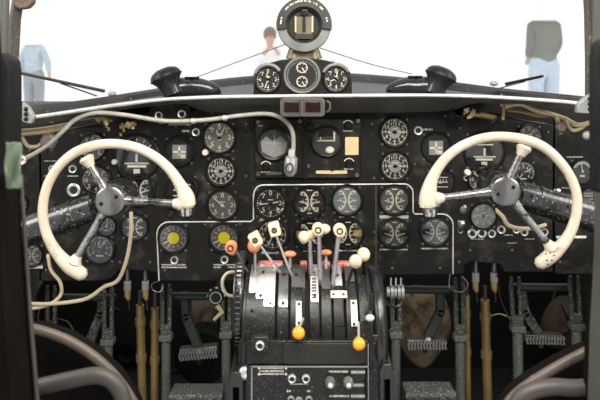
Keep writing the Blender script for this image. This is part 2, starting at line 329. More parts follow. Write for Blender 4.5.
# small raised corner plate with two jacks
b = MB().prism([(150, 122), (150, 103), (189, 103), (189, 122)], 1.56, 1.598, 1.56); obj('jack_plate', b, 'panel', IP, bevel=.001)
def line(pts, nm='trim_line', r=.0017, y=YP-.0006):
    b = MB().tube([P(a, c, y) for a, c in pts], r, 8); obj(nm, b, 'line', IP)['label'] = 'thin white raised line'
line([(159, 281), (157, 236)] + arc(169, 234, 12, 180, 270)[1:] + [(251, 221.5), (253.5, 219), (253.5, 194)] + arc(263, 194, 9, 180, 270) + [(403, 184)] + arc(404, 193, 9, 270, 360) + [(413, 212), (415, 214), (430, 214)] + arc(442, 225, 11, 270, 360) + [(453, 274)])
def lettering(px, py, w, h, y, parent, m='markw', nm='lettering', rows=1, ang=0):
    b = MB(); x = px-w/2
    for r in range(rows):
        x = px-w/2; yy = py + (r-(rows-1)/2)*h*1.6
        while x < px+w/2:
            k = random.uniform(.5, 1.1)
            q = P(x, yy, y); b.box((q.x, y-.0004, q.z), (k*y/F, .0006, h*random.uniform(.6, 1)*y/F)); x += k+.55
    return obj(nm, b, m, parent, smooth=0)
def placard(px, py, w, h, m='greymetal', y=YP):
    b = MB(); c = P(px, py, y); b.box((c.x, y-.0012, c.z), (w*y/F, .0024, h*y/F))
    return obj('placard', b, m, IP, bevel=.0008)
# seams and panel screws
for sx, y0, y1 in ((376, 186, 268), (160, 222, 232), (289.5, 188, 246), (329, 188, 246)):
    b = MB(); b.bar(P(sx, y0, YP-.0005), P(sx, y1, YP-.0005), .0022, .001); obj('seam_strip', b, 'greymetal' if sx == 376 else 'black', IP)
sc0 = None
spots = [(52, 150), (45, 205), (46, 270), (150, 262), (168, 170), (203, 178), (246, 176), (205, 224), (240, 224), (165, 270), (236, 272), (246, 124), (372, 124), (374, 178), (415, 164), (414, 110), (460, 128), (548, 132), (548, 200), (546, 262), (459, 262), (457, 192), (512, 250), (470, 250), (392, 268), (440, 268), (120, 262), (176, 126), (250, 110), (445, 116), (212, 112), (560, 132), (560, 262), (590, 140), (30, 150), (28, 283), (158, 150), (374, 232), (378, 110), (330, 110)]
for (a, c) in spots:
    b = MB().lathe(P(a, c, YP), Y_, [(.0035, 0), (.003, .0015), (0, .0018)], 10); obj('screw', b, 'greymetal', IP)
# recessed centre console with two scopes
CB = thing('radio_console', 'flat black twin display unit set in the centre of the instrument panel', 'display unit', P(307, 180, YP))
b = MB(); b.prism([(250, 182), (250, 114), (365, 114), (365, 182)], YP-.003, YP); obj('surround', b, 'cavity', CB)
b = MB(); b.prism([(255.5, 177), (255.5, 119), (360, 119), (360, 174), (357, 177)], YP-.016, YP-.003, YP); obj('front_plate', b, 'panel', CB, bevel=.0015)
b = MB(); b.prism([(303, 178), (303, 116), (307, 116), (307, 178)], YP-.02, YP-.016, YP); obj('divider', b, 'black', CB)
YC = YP-.016
for (a, c, r, m2) in ((273.5, 143.5, 16, 'faceblue'), (327, 141, 15, 'facegrey')):
    q = P(a, c, YC); rr = r*YC/F
    b = MB().lathe(q, Y_, [(rr*1.1, 0), (rr*1.1, .006), (rr, .009), (rr*.9, .007), (rr*.88, 0)], 36); dsp = obj('display_bezel', b, 'bezel', CB)
    b = MB().disc(q, Y_, rr*.9, .0015); obj('screen', b, 'screen', dsp)
    b = MB()
    if a < 300:
        b.prism([(262, 152), (261, 142), (266, 136), (273, 141), (281, 136), (287, 143), (285, 153), (274, 158)], YC-.003, YC-.0015, YC); obj('dial_plate', b, 'facesilver', dsp)
        b = MB(); b.box(q+Vector((0, -.0034, .002)), (rr*1.1, .001, .0012)); b.box(q+Vector((0.002, -.0034, .008)), (.0013, .001, .03)); obj('needle', b, 'needle', dsp)
    else:
        b.box(q+Vector((-.002, -.0028, .001)), (rr*1.2, .002, .003)); b.box(q+Vector((-.016, -.0028, .008)), (.003, .002, .018)); b.box(q+Vector((.018, -.0028, .012)), (.004, .002, .022)); obj('bars', b, 'needle', dsp)
        b = MB(); b.ball(q+Vector((.007, -.003, -.022)), .011, (1, .3, .8)); obj('white_pointer', b, 'mark', dsp)
        b = MB(); b.prism([(318, 137), (319, 129), (332, 129), (333, 136)], YC-.004, YC-.0015, YC); obj('index_block', b, 'black', dsp)
    b = MB().disc(q+Vector((0, -.006, 0)), Y_, rr*.92, .0006); obj('glass', b, 'glass', dsp)
b = MB().prism([(345, 155), (345, 138), (346, 137), (358, 137), (358.5, 138), (358.5, 155)], YC-.002, YC, YC); obj('card', b, 'beige', CB, bevel=.0008)['label'] = 'beige paper card'
b = MB(); b.prism([(316, 173.5), (316, 170.5), (330, 170.5), (332, 172), (334, 170.5), (347, 170.5), (347, 173.5), (333, 174)], YC-.003, YC, YC); obj('sliding_bar', b, 'beige', CB, bevel=.0006)
b = MB(); b.prism([(266, 175), (266, 172), (282, 172), (282, 175)], YC-.003, YC, YC); obj('name_plate', b, 'greymetal', CB, bevel=.0006)
for a, c in ((348, 126), (349, 164), (266, 167)):
    b = MB().lathe(P(a, c, YC), Y_, [(.009, 0), (.009, .004), (.006, .01), (0, .0105)], 18); kn = obj('knob', b, 'bezel', CB)
    b = MB(); q = P(a, c, YC); pts = [q + Vector((math.cos(t)*.013, -.0006, math.sin(t)*.013+.001)) for t in [PI*.15+PI*.7*i/8 for i in range(9)]]
    b.tube(pts, .0011, 6); obj('knob_scale', b, 'mark', kn)
    lettering(a, c+5, 9, 1.4, YC, kn)
for a, c in ((310, 125), (307+1, 166), (258, 122), (358, 121), (258, 174), (357, 175), (300, 121)):
    b = MB().lathe(P(a, c, YC), Y_, [(.006, 0), (.005, .003), (0, .0035)], 12); obj('screw', b, 'greymetal', CB)
b = MB().lathe(P(310, 127, YC), Y_, [(.011, 0), (.011, .006), (.008, .012), (0, .012)], 18); obj('knob', b, 'black', CB)
b = MB(); b.ball(P(260, 126, YC), .007, (1, .4, .6)); obj('maker_badge', b, 'greymetal', CB)

# ------------------------------------------------------------------ gauges
def gauge(px, py, r, style, label, face='face', y=YP, nums=None, na=(-90, 270), needles=(30,), patch=None, screws=True, knob=None, group=None, name='gauge', bezelm='bezel', cate='gauge'):
    c = P(px, py, y); R = r*1.05*y/F
    g = thing(name, label, cate, c, group)
    b = MB().lathe(c, Y_, [(R*1.07, 0), (R*1.07, .006), (R*1.0, .009), (R*.93, .0085), (R*.9, .004), (R*.9, 0.0005)], 40); obj('bezel', b, bezelm, g)
    obj('dial', MB().disc(c, Y_, R*.91, .0016, 36), face, g)
    yy = -.0022; mk = MB()
    def pt(rad, deg, off=yy): a = math.radians(deg); return c + Vector((math.cos(a)*rad*R, off, math.sin(a)*rad*R))
    if style in ('num', 'clock'):
        n = len(nums) if nums else 10
        for i in range(n*4 if n < 13 else n):
            a = 90 - i*360/(n*4 if n < 13 else n); big = i % 4 == 0
            mk.bar(pt(.86, a), pt(.76 if big else .81, a), R*(.085 if big else .05), .0006)
        for i in range(n):
            mk.text(nums[i] if nums else str(i), pt(.62, 90-i*360/n), R*(.33 if n > 8 else .42))
        mk.box(c+Vector((0, yy-.0012, R*.22)), (R*.35, .0006, R*.05))
    elif style == 'arc':
        for i in range(25):
            a = 210-i*240/24; mk.bar(pt(.84, a), pt(.68 if i % 4 == 0 else .77, a), R*.05, .0006)
        for i in range(7): mk.text((nums or ['0', '1', '2', '3', '4', '5', '6'])[i], pt(.5, 210-i*40), R*.3)
        mk.box(c+Vector((0, yy, -R*.45)), (R*.5, .0006, R*.1))
    elif style == 'dual':
        for sd in (-1, 1):
            q = [c + Vector((sd*(.71-.62*math.cos(t))*R, yy, .62*1.15*math.sin(t)*R)) for t in [-1.0+2.0*i/10 for i in range(11)]]
            mk.tube(q, R*.048, 5)
            for i in range(0, 11, 2):
                d = Vector((sd*R*.17, 0, 0)); mk.bar(q[i], q[i]+d, R*.08, .0006)
            for t in (-.62, 0, .62): mk.text(str(random.choice([2, 4, 6, 8])), c+Vector((sd*R*(.5 if t else .42), yy, t*R*.8)), R*.36)
        mk.box(c+Vector((0, yy, R*.72)), (R*.35, .0006, R*.07)); mk.box(c+Vector((0, yy, -R*.74)), (R*.3, .0006, R*.06))
    elif style == 'yellow':
        for i in range(36): mk.bar(pt(.86, i*10), pt(.74 if i % 3 == 0 else .8, i*10), R*.04, .0006)
        for i in range(12): mk.text(str(i*3), pt(.6, 90-i*30), R*.2)
        mk.bar(pt(.4, 208), pt(.8, 208), R*.07, .0006); mk.bar(pt(.4, 238), pt(.75, 238), R*.05, .0006)
    elif style == 'turn':
        obj('window', MB().box(c+Vector((0, yy+.0003, -R*.05)), (R*.95, .0006, R*.95)), 'facesilver', g)
        mk.box(c+Vector((0, yy-.0005, -R*.05)), (R*.85, .0005, R*.13)); mk.box(c+Vector((0, yy-.0005, -R*.05)), (R*.13, .0005, R*.8)); mk.box(c+Vector((R*.2, yy-.0005, -R*.35)), (R*.4, .0005, R*.25))
    elif style == 'horizon':
        for i in (-2, -1, 0, 1, 2): mk.bar(pt(.86, 90+i*25), pt(.72, 90+i*25), R*.04, .0006)
        mk.box(c+Vector((0, yy, -R*.42)), (R*.85, .0006, R*.1)); mk.box(c+Vector((0, yy, R*.32)), (R*.9, .0006, R*.06))
        mk.bar(pt(.7, 258), pt(.7, 282), R*.3, .0006)
    elif style == 'tri':
        for i in range(60): mk.bar(pt(.87, i*6), pt(.8, i*6), R*.02, .0006)
        for z in (.45, -.35):
            q = [c + Vector((math.cos(t)*R*.3, yy, z*R + math.sin(t)*R*.28)) for t in [2*PI*i/20 for i in range(21)]]; mk.tube(q, R*.03, 5, caps=False); mk.bar(c+Vector((0, yy, z*R)), c+Vector((R*.2, yy, z*R-R*.3)), R*.06, .0006)
            for i in range(6):
                t = PI*i/3; mk.bar(c+Vector((math.cos(t)*R*.26, yy, z*R+math.sin(t)*R*.26)), c+Vector((math.cos(t)*R*.19, yy, z*R+math.sin(t)*R*.19)), R*.04, .0006)
    elif style == 'bars':
        for z in (.35, 0, -.35): mk.box(c+Vector((0, yy, z*R)), (R*1.1, .0006, R*.07))
        for i in (-2, -1, 0, 1, 2): mk.box(c+Vector((i*R*.22, yy, R*.12)), (R*.05, .0006, R*.22))
    elif style == 'jet':
        for i in range(11):
            a = 150-i*12; mk.bar(pt(.8, a), pt(.6, a), R*.1, .0006)
        mk.box(c+Vector((0, yy, -R*.4)), (R*.4, .0006, R*.15))
    obj('scale_marks', mk, 'mark', g, smooth=0)
    if style == 'clock' and nums and len(nums) > 8: obj('grey_centre', MB().disc(c+Vector((0, -.0018, 0)), Y_, R*.44, .0008), 'facesilver', g)
    if patch:
        pm, side = patch; b = MB()
        for sd in side: b.box(c+Vector((sd*R*.62, -.0021, 0)), (R*.5, .0012, R*.42))
        obj('sector', b, pm, g)
    if style == 'yellow':
        obj('dial_centre', MB().disc(c+Vector((0, -.0022, 0)), Y_, R*.4, .001), 'yellow', g)['label'] = 'bright yellow centre disc'
    if style == 'horizon':
        b = MB(); b.box(c+Vector((-R*.0, -.003, R*.02)), (R*1.3, .001, R*.5)); obj('horizon_ball', b, 'face', g)
        b = MB(); b.box(c+Vector((0, -.0045, -R*.1)), (R*.1, .001, R*.5)); b.bar(c+Vector((-R*.55, -.0045, -R*.28)), c+Vector((R*.55, -.0045, -R*.28)), R*.07, .001); obj('aircraft_symbol', b, 'needle', g)
    for i, a in enumerate(needles):
        b = MB(); L1 = .72 if i == 0 else .5
        if style == 'dual':
            o0 = c+Vector(((-1 if i == 0 else 1)*R*.66, -.0036, 0)); a2 = (a-90)*.5 + (0 if i == 0 else 180); b.bar(o0, o0+Vector((math.cos(math.radians(a2))*R*.5, 0, math.sin(math.radians(a2))*R*.5)), R*.07, .0006)
        else:
            b.bar(pt(-.18, a, -.0036), pt(L1, a, -.0036), R*.075, .0007); b.disc(c+Vector((0, -.0034, 0)), Y_, R*.11, .0014, 14)
        obj('needle', b, 'needle' if style != 'yellow' else 'mark', g)
    obj('glass', MB().disc(c+Vector((0, -.0062, 0)), Y_, R*.93, .0005, 36), 'glass', g)
    if screws:
        for dx, dz in ((-1, -1), (1, -1), (-1, 1), (1, 1)):
            b = MB().lathe(c+Vector((dx*R*.83, 0, dz*R*.83)), Y_, [(.0036, 0), (.003, .0016), (0, .002)], 8); obj('screw', b, 'greymetal', g)
    if knob:
        q = c+Vector((knob[0]*R, 0, knob[1]*R)); b = MB().lathe(q, Y_, [(knob[2]*S, 0), (knob[2]*S, .009), (knob[2]*S*.8, .012), (0, .012)], 18); obj('adjustment_knob', b, knob[3], g)
    return g
N12 = ['12', '1', '2', '3', '4', '5', '6', '7', '8', '9', '10', '11']
N8 = ['0', '1', '2', '3', '4', '5', '6', '7']
# left pilot's side
gauge(93, 146.5, 13, 'num', 'small round dial half hidden under the top left of the left wheel rim', nums=N8, needles=(60, 200))
gauge(96, 180, 14, 'num', 'round dial just behind the upper left spoke of the left wheel', nums=N8, needles=(110,))
gauge(137, 157, 21, 'horizon', 'large artificial horizon seen through the top of the left wheel', needles=(), knob=(-.98, -.2, 3, 'silver'))
gauge(139, 190, 15, 'dual', 'twin scale dial under the large left artificial horizon', needles=(60, 120))
gauge(179.5, 151, 14, 'turn', 'small dial with pale square window beside the left wheel rim', needles=())
gauge(182, 190, 15, 'bars', 'dial with horizontal bars behind the right grip of the left wheel', needles=())
gauge(135, 227, 12.5, 'dual', 'twin scale dial below the horizontal spoke of the left wheel', needles=(70, 110))
gauge(107, 226, 9, 'arc', 'small dial half hidden behind the lower left wheel hub', needles=(80,), screws=False)
gauge(100, 249, 14, 'arc', 'round dial with pale arc scale inside the lower left wheel', needles=(60, 100))
gauge(18, 204, 10, 'arc', 'small dial at the far left edge above the left column', needles=(100,), screws=False)
gauge(32, 255, 11, 'dual', 'small twin needle dial at far left below the left column', needles=(45, 135))
gauge(219.5, 137.5, 15.5, 'clock', 'pale faced round dial with small white knob at its lower left', nums=N8, needles=(62, 110), face='facegrey', knob=(-.86, -.9, 3.2, 'mark'))
gauge(221, 171, 14, 'clock', 'clock with pale grey centre, middle of the three dials right of the left wheel', nums=N12, needles=(0, 180), face='face')
gauge(222.5, 205, 14.5, 'num', 'black numbered dial with dark hub above the right yellow centred dial', nums=N8, needles=(140,), face='facegrey')
gauge(173.5, 238, 14, 'yellow', 'yellow centred dial at the corner of the white line, the left one of two', needles=(), face='facegrey')
gauge(224, 237.5, 14, 'yellow', 'yellow centred dial nearest the throttle quadrant, the right one of two', needles=(), face='facegrey')
# centre
gauge(270.5, 203, 15, 'clock', 'dark dial with straight needles at the top left corner inside the white line', nums=N8, needles=(185, 10))
gauge(309.5, 201.5, 15, 'dual', 'black twin arc dial in the middle of the upper centre row', needles=(75, 105))
gauge(347, 200, 14.5, 'dual', 'blue grey faced twin arc dial right of the black centre dial', face='faceblue', needles=(75, 105))
gauge(394.5, 200, 14.5, 'dual', 'brownish twin arc dial inside the right top corner of the white line', face='facegrey', needles=(50, 130))
gauge(272.5, 234.5, 15, 'num', 'black numbered dial behind the two square cream lever knobs', nums=N12, needles=(250,))
gauge(310, 234, 14.5, 'dual', 'twin arc dial with yellow left sector behind the yellow lever knobs', patch=('mustard', (-1,)), needles=(60, 120))
gauge(348, 233, 14.5, 'dual', 'twin arc dial with yellow right sector behind the cream ring knob', patch=('mustard', (1,)), needles=(60, 120))
gauge(394.5, 233, 14.5, 'dual', 'grey twin arc dial with black side sectors, under the grey bar', face='facegrey', patch=('face', (-1, 1)), needles=(50, 130))
gauge(435, 231.5, 14, 'dual', 'pale grey twin arc dial with black sectors under the right wheel left grip', face='faceblue', patch=('face', (-1, 1)), needles=(50, 130))
gauge(394.5, 132, 14, 'clock', 'numbered clock dial, upper of the two right of the display unit', nums=N12, needles=(0, 180))
gauge(395, 166, 14, 'clock', 'numbered clock dial, lower of the two right of the display unit', nums=N12, needles=(0, 180))
# right pilot's side
gauge(436, 147, 14, 'turn', 'small dial with pale square window left of the right wheel rim', needles=())
gauge(440, 182, 13, 'bars', 'dark dial with small bars just inside the left of the right wheel', needles=(180,))
gauge(484, 151, 19, 'horizon', 'large artificial horizon inside the top of the right wheel', needles=(), knob=(-.85, -1.05, 3, 'mark'))
gauge(529, 137, 12, 'num', 'pale marked dial half hidden behind the top right of the right wheel rim', nums=N8, needles=(60,))
gauge(481, 179, 13, 'num', 'dark dial with pale needle between the right horizon and the left spoke', nums=N8, needles=(140, 320))
gauge(523, 173, 12, 'arc', 'dark dial with bright needle just right of the upper right spoke', needles=(30, 230))
gauge(518, 137, 5, 'arc', 'tiny dial beside the spoke joint of the right wheel', needles=(80,), screws=False)
gauge(483, 216, 12.5, 'clock', 'pale faced dial directly under the left spoke of the right wheel', nums=N8, face='facesilver', needles=(170, 10))
gauge(582, 171, 11.5, 'jet', 'fan scaled dial at the far right edge of the panel', needles=(100,))
gauge(588, 196, 8, 'bars', 'smallest dial at the far right under the fan scaled one', needles=(), screws=False)

# jacks, switches, rings
def jack(px, py, r, label, y=YP, hole='face', ringm='silver', parent=None, name='jack_socket'):
    c = P(px, py, y); R = r*1.05*y/F
    g = thing(name, label, 'socket', c) if parent is None else parent
    b = MB().lathe(c, Y_, [(R, 0), (R, .004), (R*.85, .006), (R*.62, .005), (R*.55, .0)], 24); q = obj('collar', b, ringm, g)
    obj('socket_centre', MB().disc(c, Y_, R*.56, .002, 16), hole, g if parent is None else q)
    return g
jack(159, 115, 3.8, 'round metal socket on the small plate under the hood, left one', y=1.56)
jack(182, 114, 4.3, 'round metal socket on the small plate under the hood, right one', y=1.56)
jack(196, 132, 4, 'round metal socket left of the pale faced dial')
jack(74, 190, 6.5, 'large pale ring socket inside the left of the left wheel')
jack(53, 169, 4, 'small ring left of its pair near the left wheel rim'); jack(73, 169, 4, 'small ring right of its pair near the left wheel rim')
jack(174.5, 260, 3.9, 'metal ring socket below the left yellow centred dial'); jack(224.5, 259.5, 3.9, 'metal ring socket below the right yellow centred dial')
jack(171, 212.5, 4.2, 'black ring socket below the right grip of the left wheel', ringm='bezel')
jack(418, 130.5, 4.4, 'metal ring socket right of the upper numbered clock')
for i, (a, c, r, t) in enumerate([(472, 233.5, 4.5, 'first'), (481.5, 233, 4.5, 'second'), (491.5, 233.5, 4, 'third'), (501, 229.5, 4, 'fourth'), (516, 229.5, 3.6, 'fifth'), (524, 232, 3.8, 'sixth'), (544, 232, 3.8, 'seventh')]):
    jack(a, c, r, '%s metal ring from the left in the row under the right wheel hub' % t)['group'] = 'sockets below the right wheel hub'
jack(460, 230, 3, 'small grey ring left of the socket row under the right wheel', ringm='greymetal'); jack(27, 289, 4, 'dark ring on the lower left side plate', ringm='bezel'); jack(24, 280.5, 2, 'tiny white ring on the left side plate', ringm='silver')
jack(467, 160, 3, 'small ring at the lower left of the right horizon', ringm='bezel'); jack(466, 178, 2.6, 'tiny ring beside the left rim of the right wheel')
def toggle(px, py, label, m='silver', h=5, ang=0):
    c = P(px, py, YP); g = thing('toggle_switch', label, 'switch', c)
    obj('base', MB().lathe(c, Y_, [(.009, 0), (.009, .003), (.006, .005), (0, .005)], 14), 'greymetal', g)
    obj('toggle', MB().tube([c+Vector((0, -.004, 0)), c+Vector((math.sin(ang)*.004, -.012, h*S*.6)), c+Vector((math.sin(ang)*.006, -.018, h*S)),], [.003, .0025, .0042], 10), m, g)
toggle(463, 210, 'silver toggle switch left of the pale dial under the right wheel'); toggle(461, 224, 'pale toggle switch under the silver one near the right wheel', 'mark', 3)
toggle(541, 192, 'bright toggle switch right of the right wheel upper spoke', 'mark', 4)
toggle(556, 192, 'small toggle switch near the right wheel rim above the column', 'silver', 3)
# placards and lettering
for a, c, w, h, m in ((221, 154.5, 15, 2.6, 'greymetal'), (270, 219.5, 20, 3, 'silver'), (270, 252.5, 17, 2.6, 'silver'), (394, 217, 29, 3.2, 'silver'), (33, 267, 20, 3, 'line'), (571, 237, 30, 2.5, 'line'), (135, 240, 10, 2, 'line'), (190, 131, 1, 1, 'black'), (570, 188, 18, 2, 'greymetal'), (461, 223, 8, 6, 'greymetal')):
    placard(a, c, w, h, m)
for a, c, w, h, rw in ((174, 266, 24, 1.6, 2), (225, 266, 22, 1.6, 2), (309.5, 218, 15, 1.4, 1), (347, 217, 15, 1.4, 1), (347, 250.5, 20, 1.6, 1), (394, 249.5, 27, 1.8, 1), (435, 248.5, 27, 1.8, 1), (53, 161, 16, 1, 1), (73, 176, 10, 1.3, 1), (48, 176, 7, 1, 1), (186, 131, 7, 2.4, 1), (428, 129.5, 9, 2.2, 1), (575, 157, 16, 1.4, 1), (478, 239, 14, 1.4, 1), (509, 235, 9, 1.2, 1), (180, 124.5, 22, 2, 1), (310, 251, 12, 1.3, 1), (48, 122, 10, 1, 1), (530, 239, 10, 1, 1), (512, 243, 8, 1, 1)):
    lettering(a, c, w, h, YP, IP, rows=rw)

# ------------------------------------------------------------------ top instruments on the hood
TC = thing('instrument_pod', 'black arched instrument pod standing on the centre of the hood', 'instrument housing', P(302, 96, 1.50))
pod = [(253.5, 96), (253.5, 74), (257, 68), (264, 64.5), (280, 60), (302, 57.5), (322, 59.5), (338, 63), (346, 67), (351, 73), (352, 80), (352, 96)]
obj('housing', MB().prism(pod, 1.50, 1.56, 1.5), 'black', TC, bevel=.003)
for cx, a0, a1 in ((268, 200, 330), (336, 205, 335)):
    pts = [P(cx+math.cos(math.radians(a))*13.4, 78+math.sin(math.radians(a))*13.4, 1.495) for a in range(a0, a1+1, 8)]
    obj('light_hood', MB().tube(pts, .0045, 8), 'ringgrey2', TC)['label'] = 'grey crescent shaped light hood'
gauge(268, 79.5, 12, 'num', 'left small dial in the arched pod on the hood', y=1.50, nums=N8, needles=(250, 100), screws=False)
gauge(336, 79, 12, 'num', 'right small dial in the arched pod on the hood', y=1.50, nums=N8, needles=(80, 200), screws=False)
gauge(302, 75.5, 16.5, 'tri', 'large centre dial with two small subdials in the arched pod', y=1.50, needles=(), screws=False, bezelm='ringgrey2')
for a, c in ((287, 85), (317, 84), (333, 60)):
    obj('screw', MB().lathe(P(a, c, 1.5), Y_, [(.004, 0), (.003, .004), (0, .004)], 10), 'silver', TC)
# compass
CC = thing('magnetic_compass', 'round olive standby compass with grey lower ring on the centre post', 'compass', P(304, 52, 1.6))
c = P(304, 25.5, 1.56); s = 1.56/F
obj('body', MB().lathe(c, (0, 1, 0), [(0, .01), (19*s, 0), (26*s, 0), (27*s, .006), (26.5*s, .03), (20*s, .08), (0, .1)], 48), 'olive', CC)
def arcring(c, ri, ro, a0, a1, y0, y1, k=30):
    b = MB(); vs = []
    for i in range(k+1):
        a = math.radians(a0+(a1-a0)*i/k); cs, sn = math.cos(a), math.sin(a)
        vs += [c+Vector((cs*ri, y0, sn*ri)), c+Vector((cs*ro, y0, sn*ro)), c+Vector((cs*ro, y1, sn*ro)), c+Vector((cs*ri, y1, sn*ri))]
    fs = [(i*4+j, i*4+(j+1) % 4, i*4+4+(j+1) % 4, i*4+4+j) for i in range(k) for j in range(4)] + [(0, 1, 2, 3), (k*4+3, k*4+2, k*4+1, k*4)]
    return b.add(vs, fs)
obj('upper_shade', arcring(c, 18*s, 27.5*s, -10, 190, -.02, .004), 'olive', CC, bevel=.001)
obj('lower_ring', arcring(c, 18*s, 26.5*s, 190, 350, -.012, .004), 'ringgrey2', CC, bevel=.001)['label'] = 'pale grey lower half ring'
b = MB().lathe(c, Y_, [(18.2*s, -.004), (18.2*s, .010), (15.5*s, .007), (15*s, -.004)], 40); obj('inner_bezel', b, 'bezel', CC)
b = MB().disc(c+Vector((0, .004, 0)), Y_, 17*s, .003); obj('dial', b, 'face', CC)
b = MB(); b.box(c+Vector((-4.5*s, -.003, 0)), (6*s, .008, 17*s)); b.box(c+Vector((4.5*s, -.003, 0)), (6*s, .008, 17*s)); b.box(c+Vector((0, -.003, -1*s)), (3*s, .006, 15*s)); obj('window', b, 'brasswin', CC)
for dx in (-8.4, 8.4): obj('side_bar', MB().box(c+Vector((dx*s, -.003, 1*s)), (1.6*s, .01, 16*s)), 'paleb', CC)
b = MB(); b.box(c+Vector((0, -.006, -11*s)), (18*s, .006, 5*s)); obj('crossbar', b, 'olive', CC)
b = MB(); b.box(c+Vector((0, -.0085, 1*s)), (3*s, .003, 15*s)); obj('lubber_slot', b, 'black', CC)
obj('fill_screw', MB().lathe(c+Vector((.5*s, -.008, 12.5*s)), Y_, [(3.6*s, 0), (3.6*s, .003), (2*s, .004), (2*s, 0), (0, 0)], 18), 'black', CC)
b = MB()
for i in range(36):
    a = 40+i*100/35
    if random.random() < .8:
        q = c+Vector((math.cos(math.radians(a))*23*s, -.0205, math.sin(math.radians(a))*23*s)); b.bar(q, q+Vector((math.cos(math.radians(a)), 0, math.sin(math.radians(a))))*.0045*random.uniform(.6, 1), .0016, .0006)
for a0 in (165, 172, 178, 8, 15):
    q = c+Vector((math.cos(math.radians(a0))*23*s, -.0205, math.sin(math.radians(a0))*23*s)); b.bar(q, q+Vector((0, 0, .004)), .003, .0006)
obj('ring_lettering', b, 'mark', CC, smooth=0)
b = MB(); b.tube([P(296, 48, 1.585), P(293, 60, 1.585)], [.016, .019], 12); b.tube([P(312, 48, 1.585), P(315, 60, 1.585)], [.016, .019], 12); b.box(P(304, 54, 1.585), (.05, .03, .03)); obj('mount', b, 'brasswin', CC, bevel=.002)
b = MB(); b.box(P(292.5, 0, 1.57), (.006, .02, .012)); b.box(P(316, 0, 1.57), (.006, .02, .012)); obj('top_lug', b, 'black', CC)

# cables from compass to the horns
def wire(pts, r, m, nm, label, cate='wire', k=6):
    o = obj(nm, MB().tube(path(pts, k), r, 8), m); return tag(o, label, cate)
# defroster horns
def horn(sd, cx, base, my, lab):
    cen = P(cx, base, 1.56); H = thing('air_horn', lab, 'air duct', cen)
    # body: lying pear running along x ; mouth flares outboard and up
    pp = [(cx+sd*32, base-1, 1.56), (cx+sd*27, base-5, 1.56), (cx+sd*12, base-8, 1.56), (cx-sd*4, base-8, 1.56), (cx-sd*16, base-7.5, 1.55), (cx-sd*21, base-10, 1.54)]
    rr = [.004, .016, .024, .026, .024, .021]
    obj('body', MB().tube([P(*q) for q in cat(pp, 4)], [q[0] for q in cat([(r,) for r in rr], 4)], 20), 'horn', H)
    o0 = P(cx-sd*17, base-7, 1.54); d = Vector((-sd*.38, 0, .925)).normalized()
    obj('flared_mouth', MB().lathe(o0, d, [(.024, -.014), (.024, 0), (.026, .010), (.030, .018), (.035, .025), (.0395, .029), (.0405, .031), (.0385, .032), (.032, .030)], 36), 'horn', H, smooth=60)
    obj('grille_cap', MB().lathe(o0, d, [(.038, .030), (.037, .038), (.031, .046), (.018, .052), (0, .053)], 32), 'black', H)
    q = P(cx+sd*4, base-13.5, 1.55)
    b = MB(); b.tube([q+Vector((0, 0, -.006)), q+Vector((0, 0, .004)), q+Vector((0, 0, .011))], [.006, .004, .009], 10); b.box(q+Vector((0, 0, .012)), (.034, .008, .004)); obj('wing_nut', b, 'bezel', H)
horn(1, 188, 96, 0, 'glossy black air horn on the hood left of the instrument pod')
horn(-1, 419, 95, 0, 'glossy black air horn on the hood right of the instrument pod')
wire([(197, 77, 1.58), (240, 61, 1.6), (289, 43, 1.62)], .0011, 'post', 'stay_wire', 'thin wire from the left air horn up to the compass')
wire([(320, 48, 1.62), (370, 64, 1.6), (412, 74, 1.58)], .0011, 'post', 'stay_wire', 'thin wire from the compass down to the right air horn')
# wiper arms outside
def wiper(pts, label, m='dgreen'):
    q = [P(*a) for a in pts]; t = thing('wiper_arm', label, 'wiper', q[-1])
    obj('arm', MB().tube([q[0], q[1]], [.0032, .0042], 8), m, t)
    obj('blade', MB().tube([q[0].lerp(q[1], .45)+Vector((0, .006, -.004)), q[1]+Vector((-.02, .006, -.012))], [.0018, .0018], 6), 'greymetal', t)
    obj('pivot', MB().ball(q[2], .008, (1.3, 1, .8)), 'ringgrey', t)
wiper([(16, 72, 1.33), (104, 91, 1.56), (112, 94, 1.58)], 'dark slanting wiper rod across the lower left windscreen pane')
wiper([(543, 76, 1.46), (506, 84, 1.56), (494, 83.5, 1.58)], 'short dark wiper arm at the foot of the right windscreen pane', 'black')
# lamp unit with two dark red windows
LU = thing('warning_lamp_unit', 'grey framed twin warning lamp with dark red windows under the hood lip', 'lamp', P(302, 117, 1.466))
obj('frame', MB().prism([(280, 115), (280, 100), (283, 98), (322, 98), (325, 100), (325, 115), (322, 117), (283, 117)], 1.462, 1.478, 1.462), 'lampframe', LU, bevel=.002)
for a in (292, 313.5):
    obj('window', MB().prism([(a-8, 112), (a-8, 102), (a+7, 102), (a+7, 112)], 1.459, 1.463, 1.459), 'redglass', LU, bevel=.001)['label'] = 'dark red lamp window'
obj('hinge', MB().tube([P(302, 116, 1.458), P(302, 99, 1.458)], .004, 10), 'lampframe', LU)
obj('side_clip', MB().tube([P(327, 101, 1.466), P(330, 103, 1.462), P(330, 110, 1.462), P(327, 112, 1.466)], .0025, 8), 'lampframe', LU)

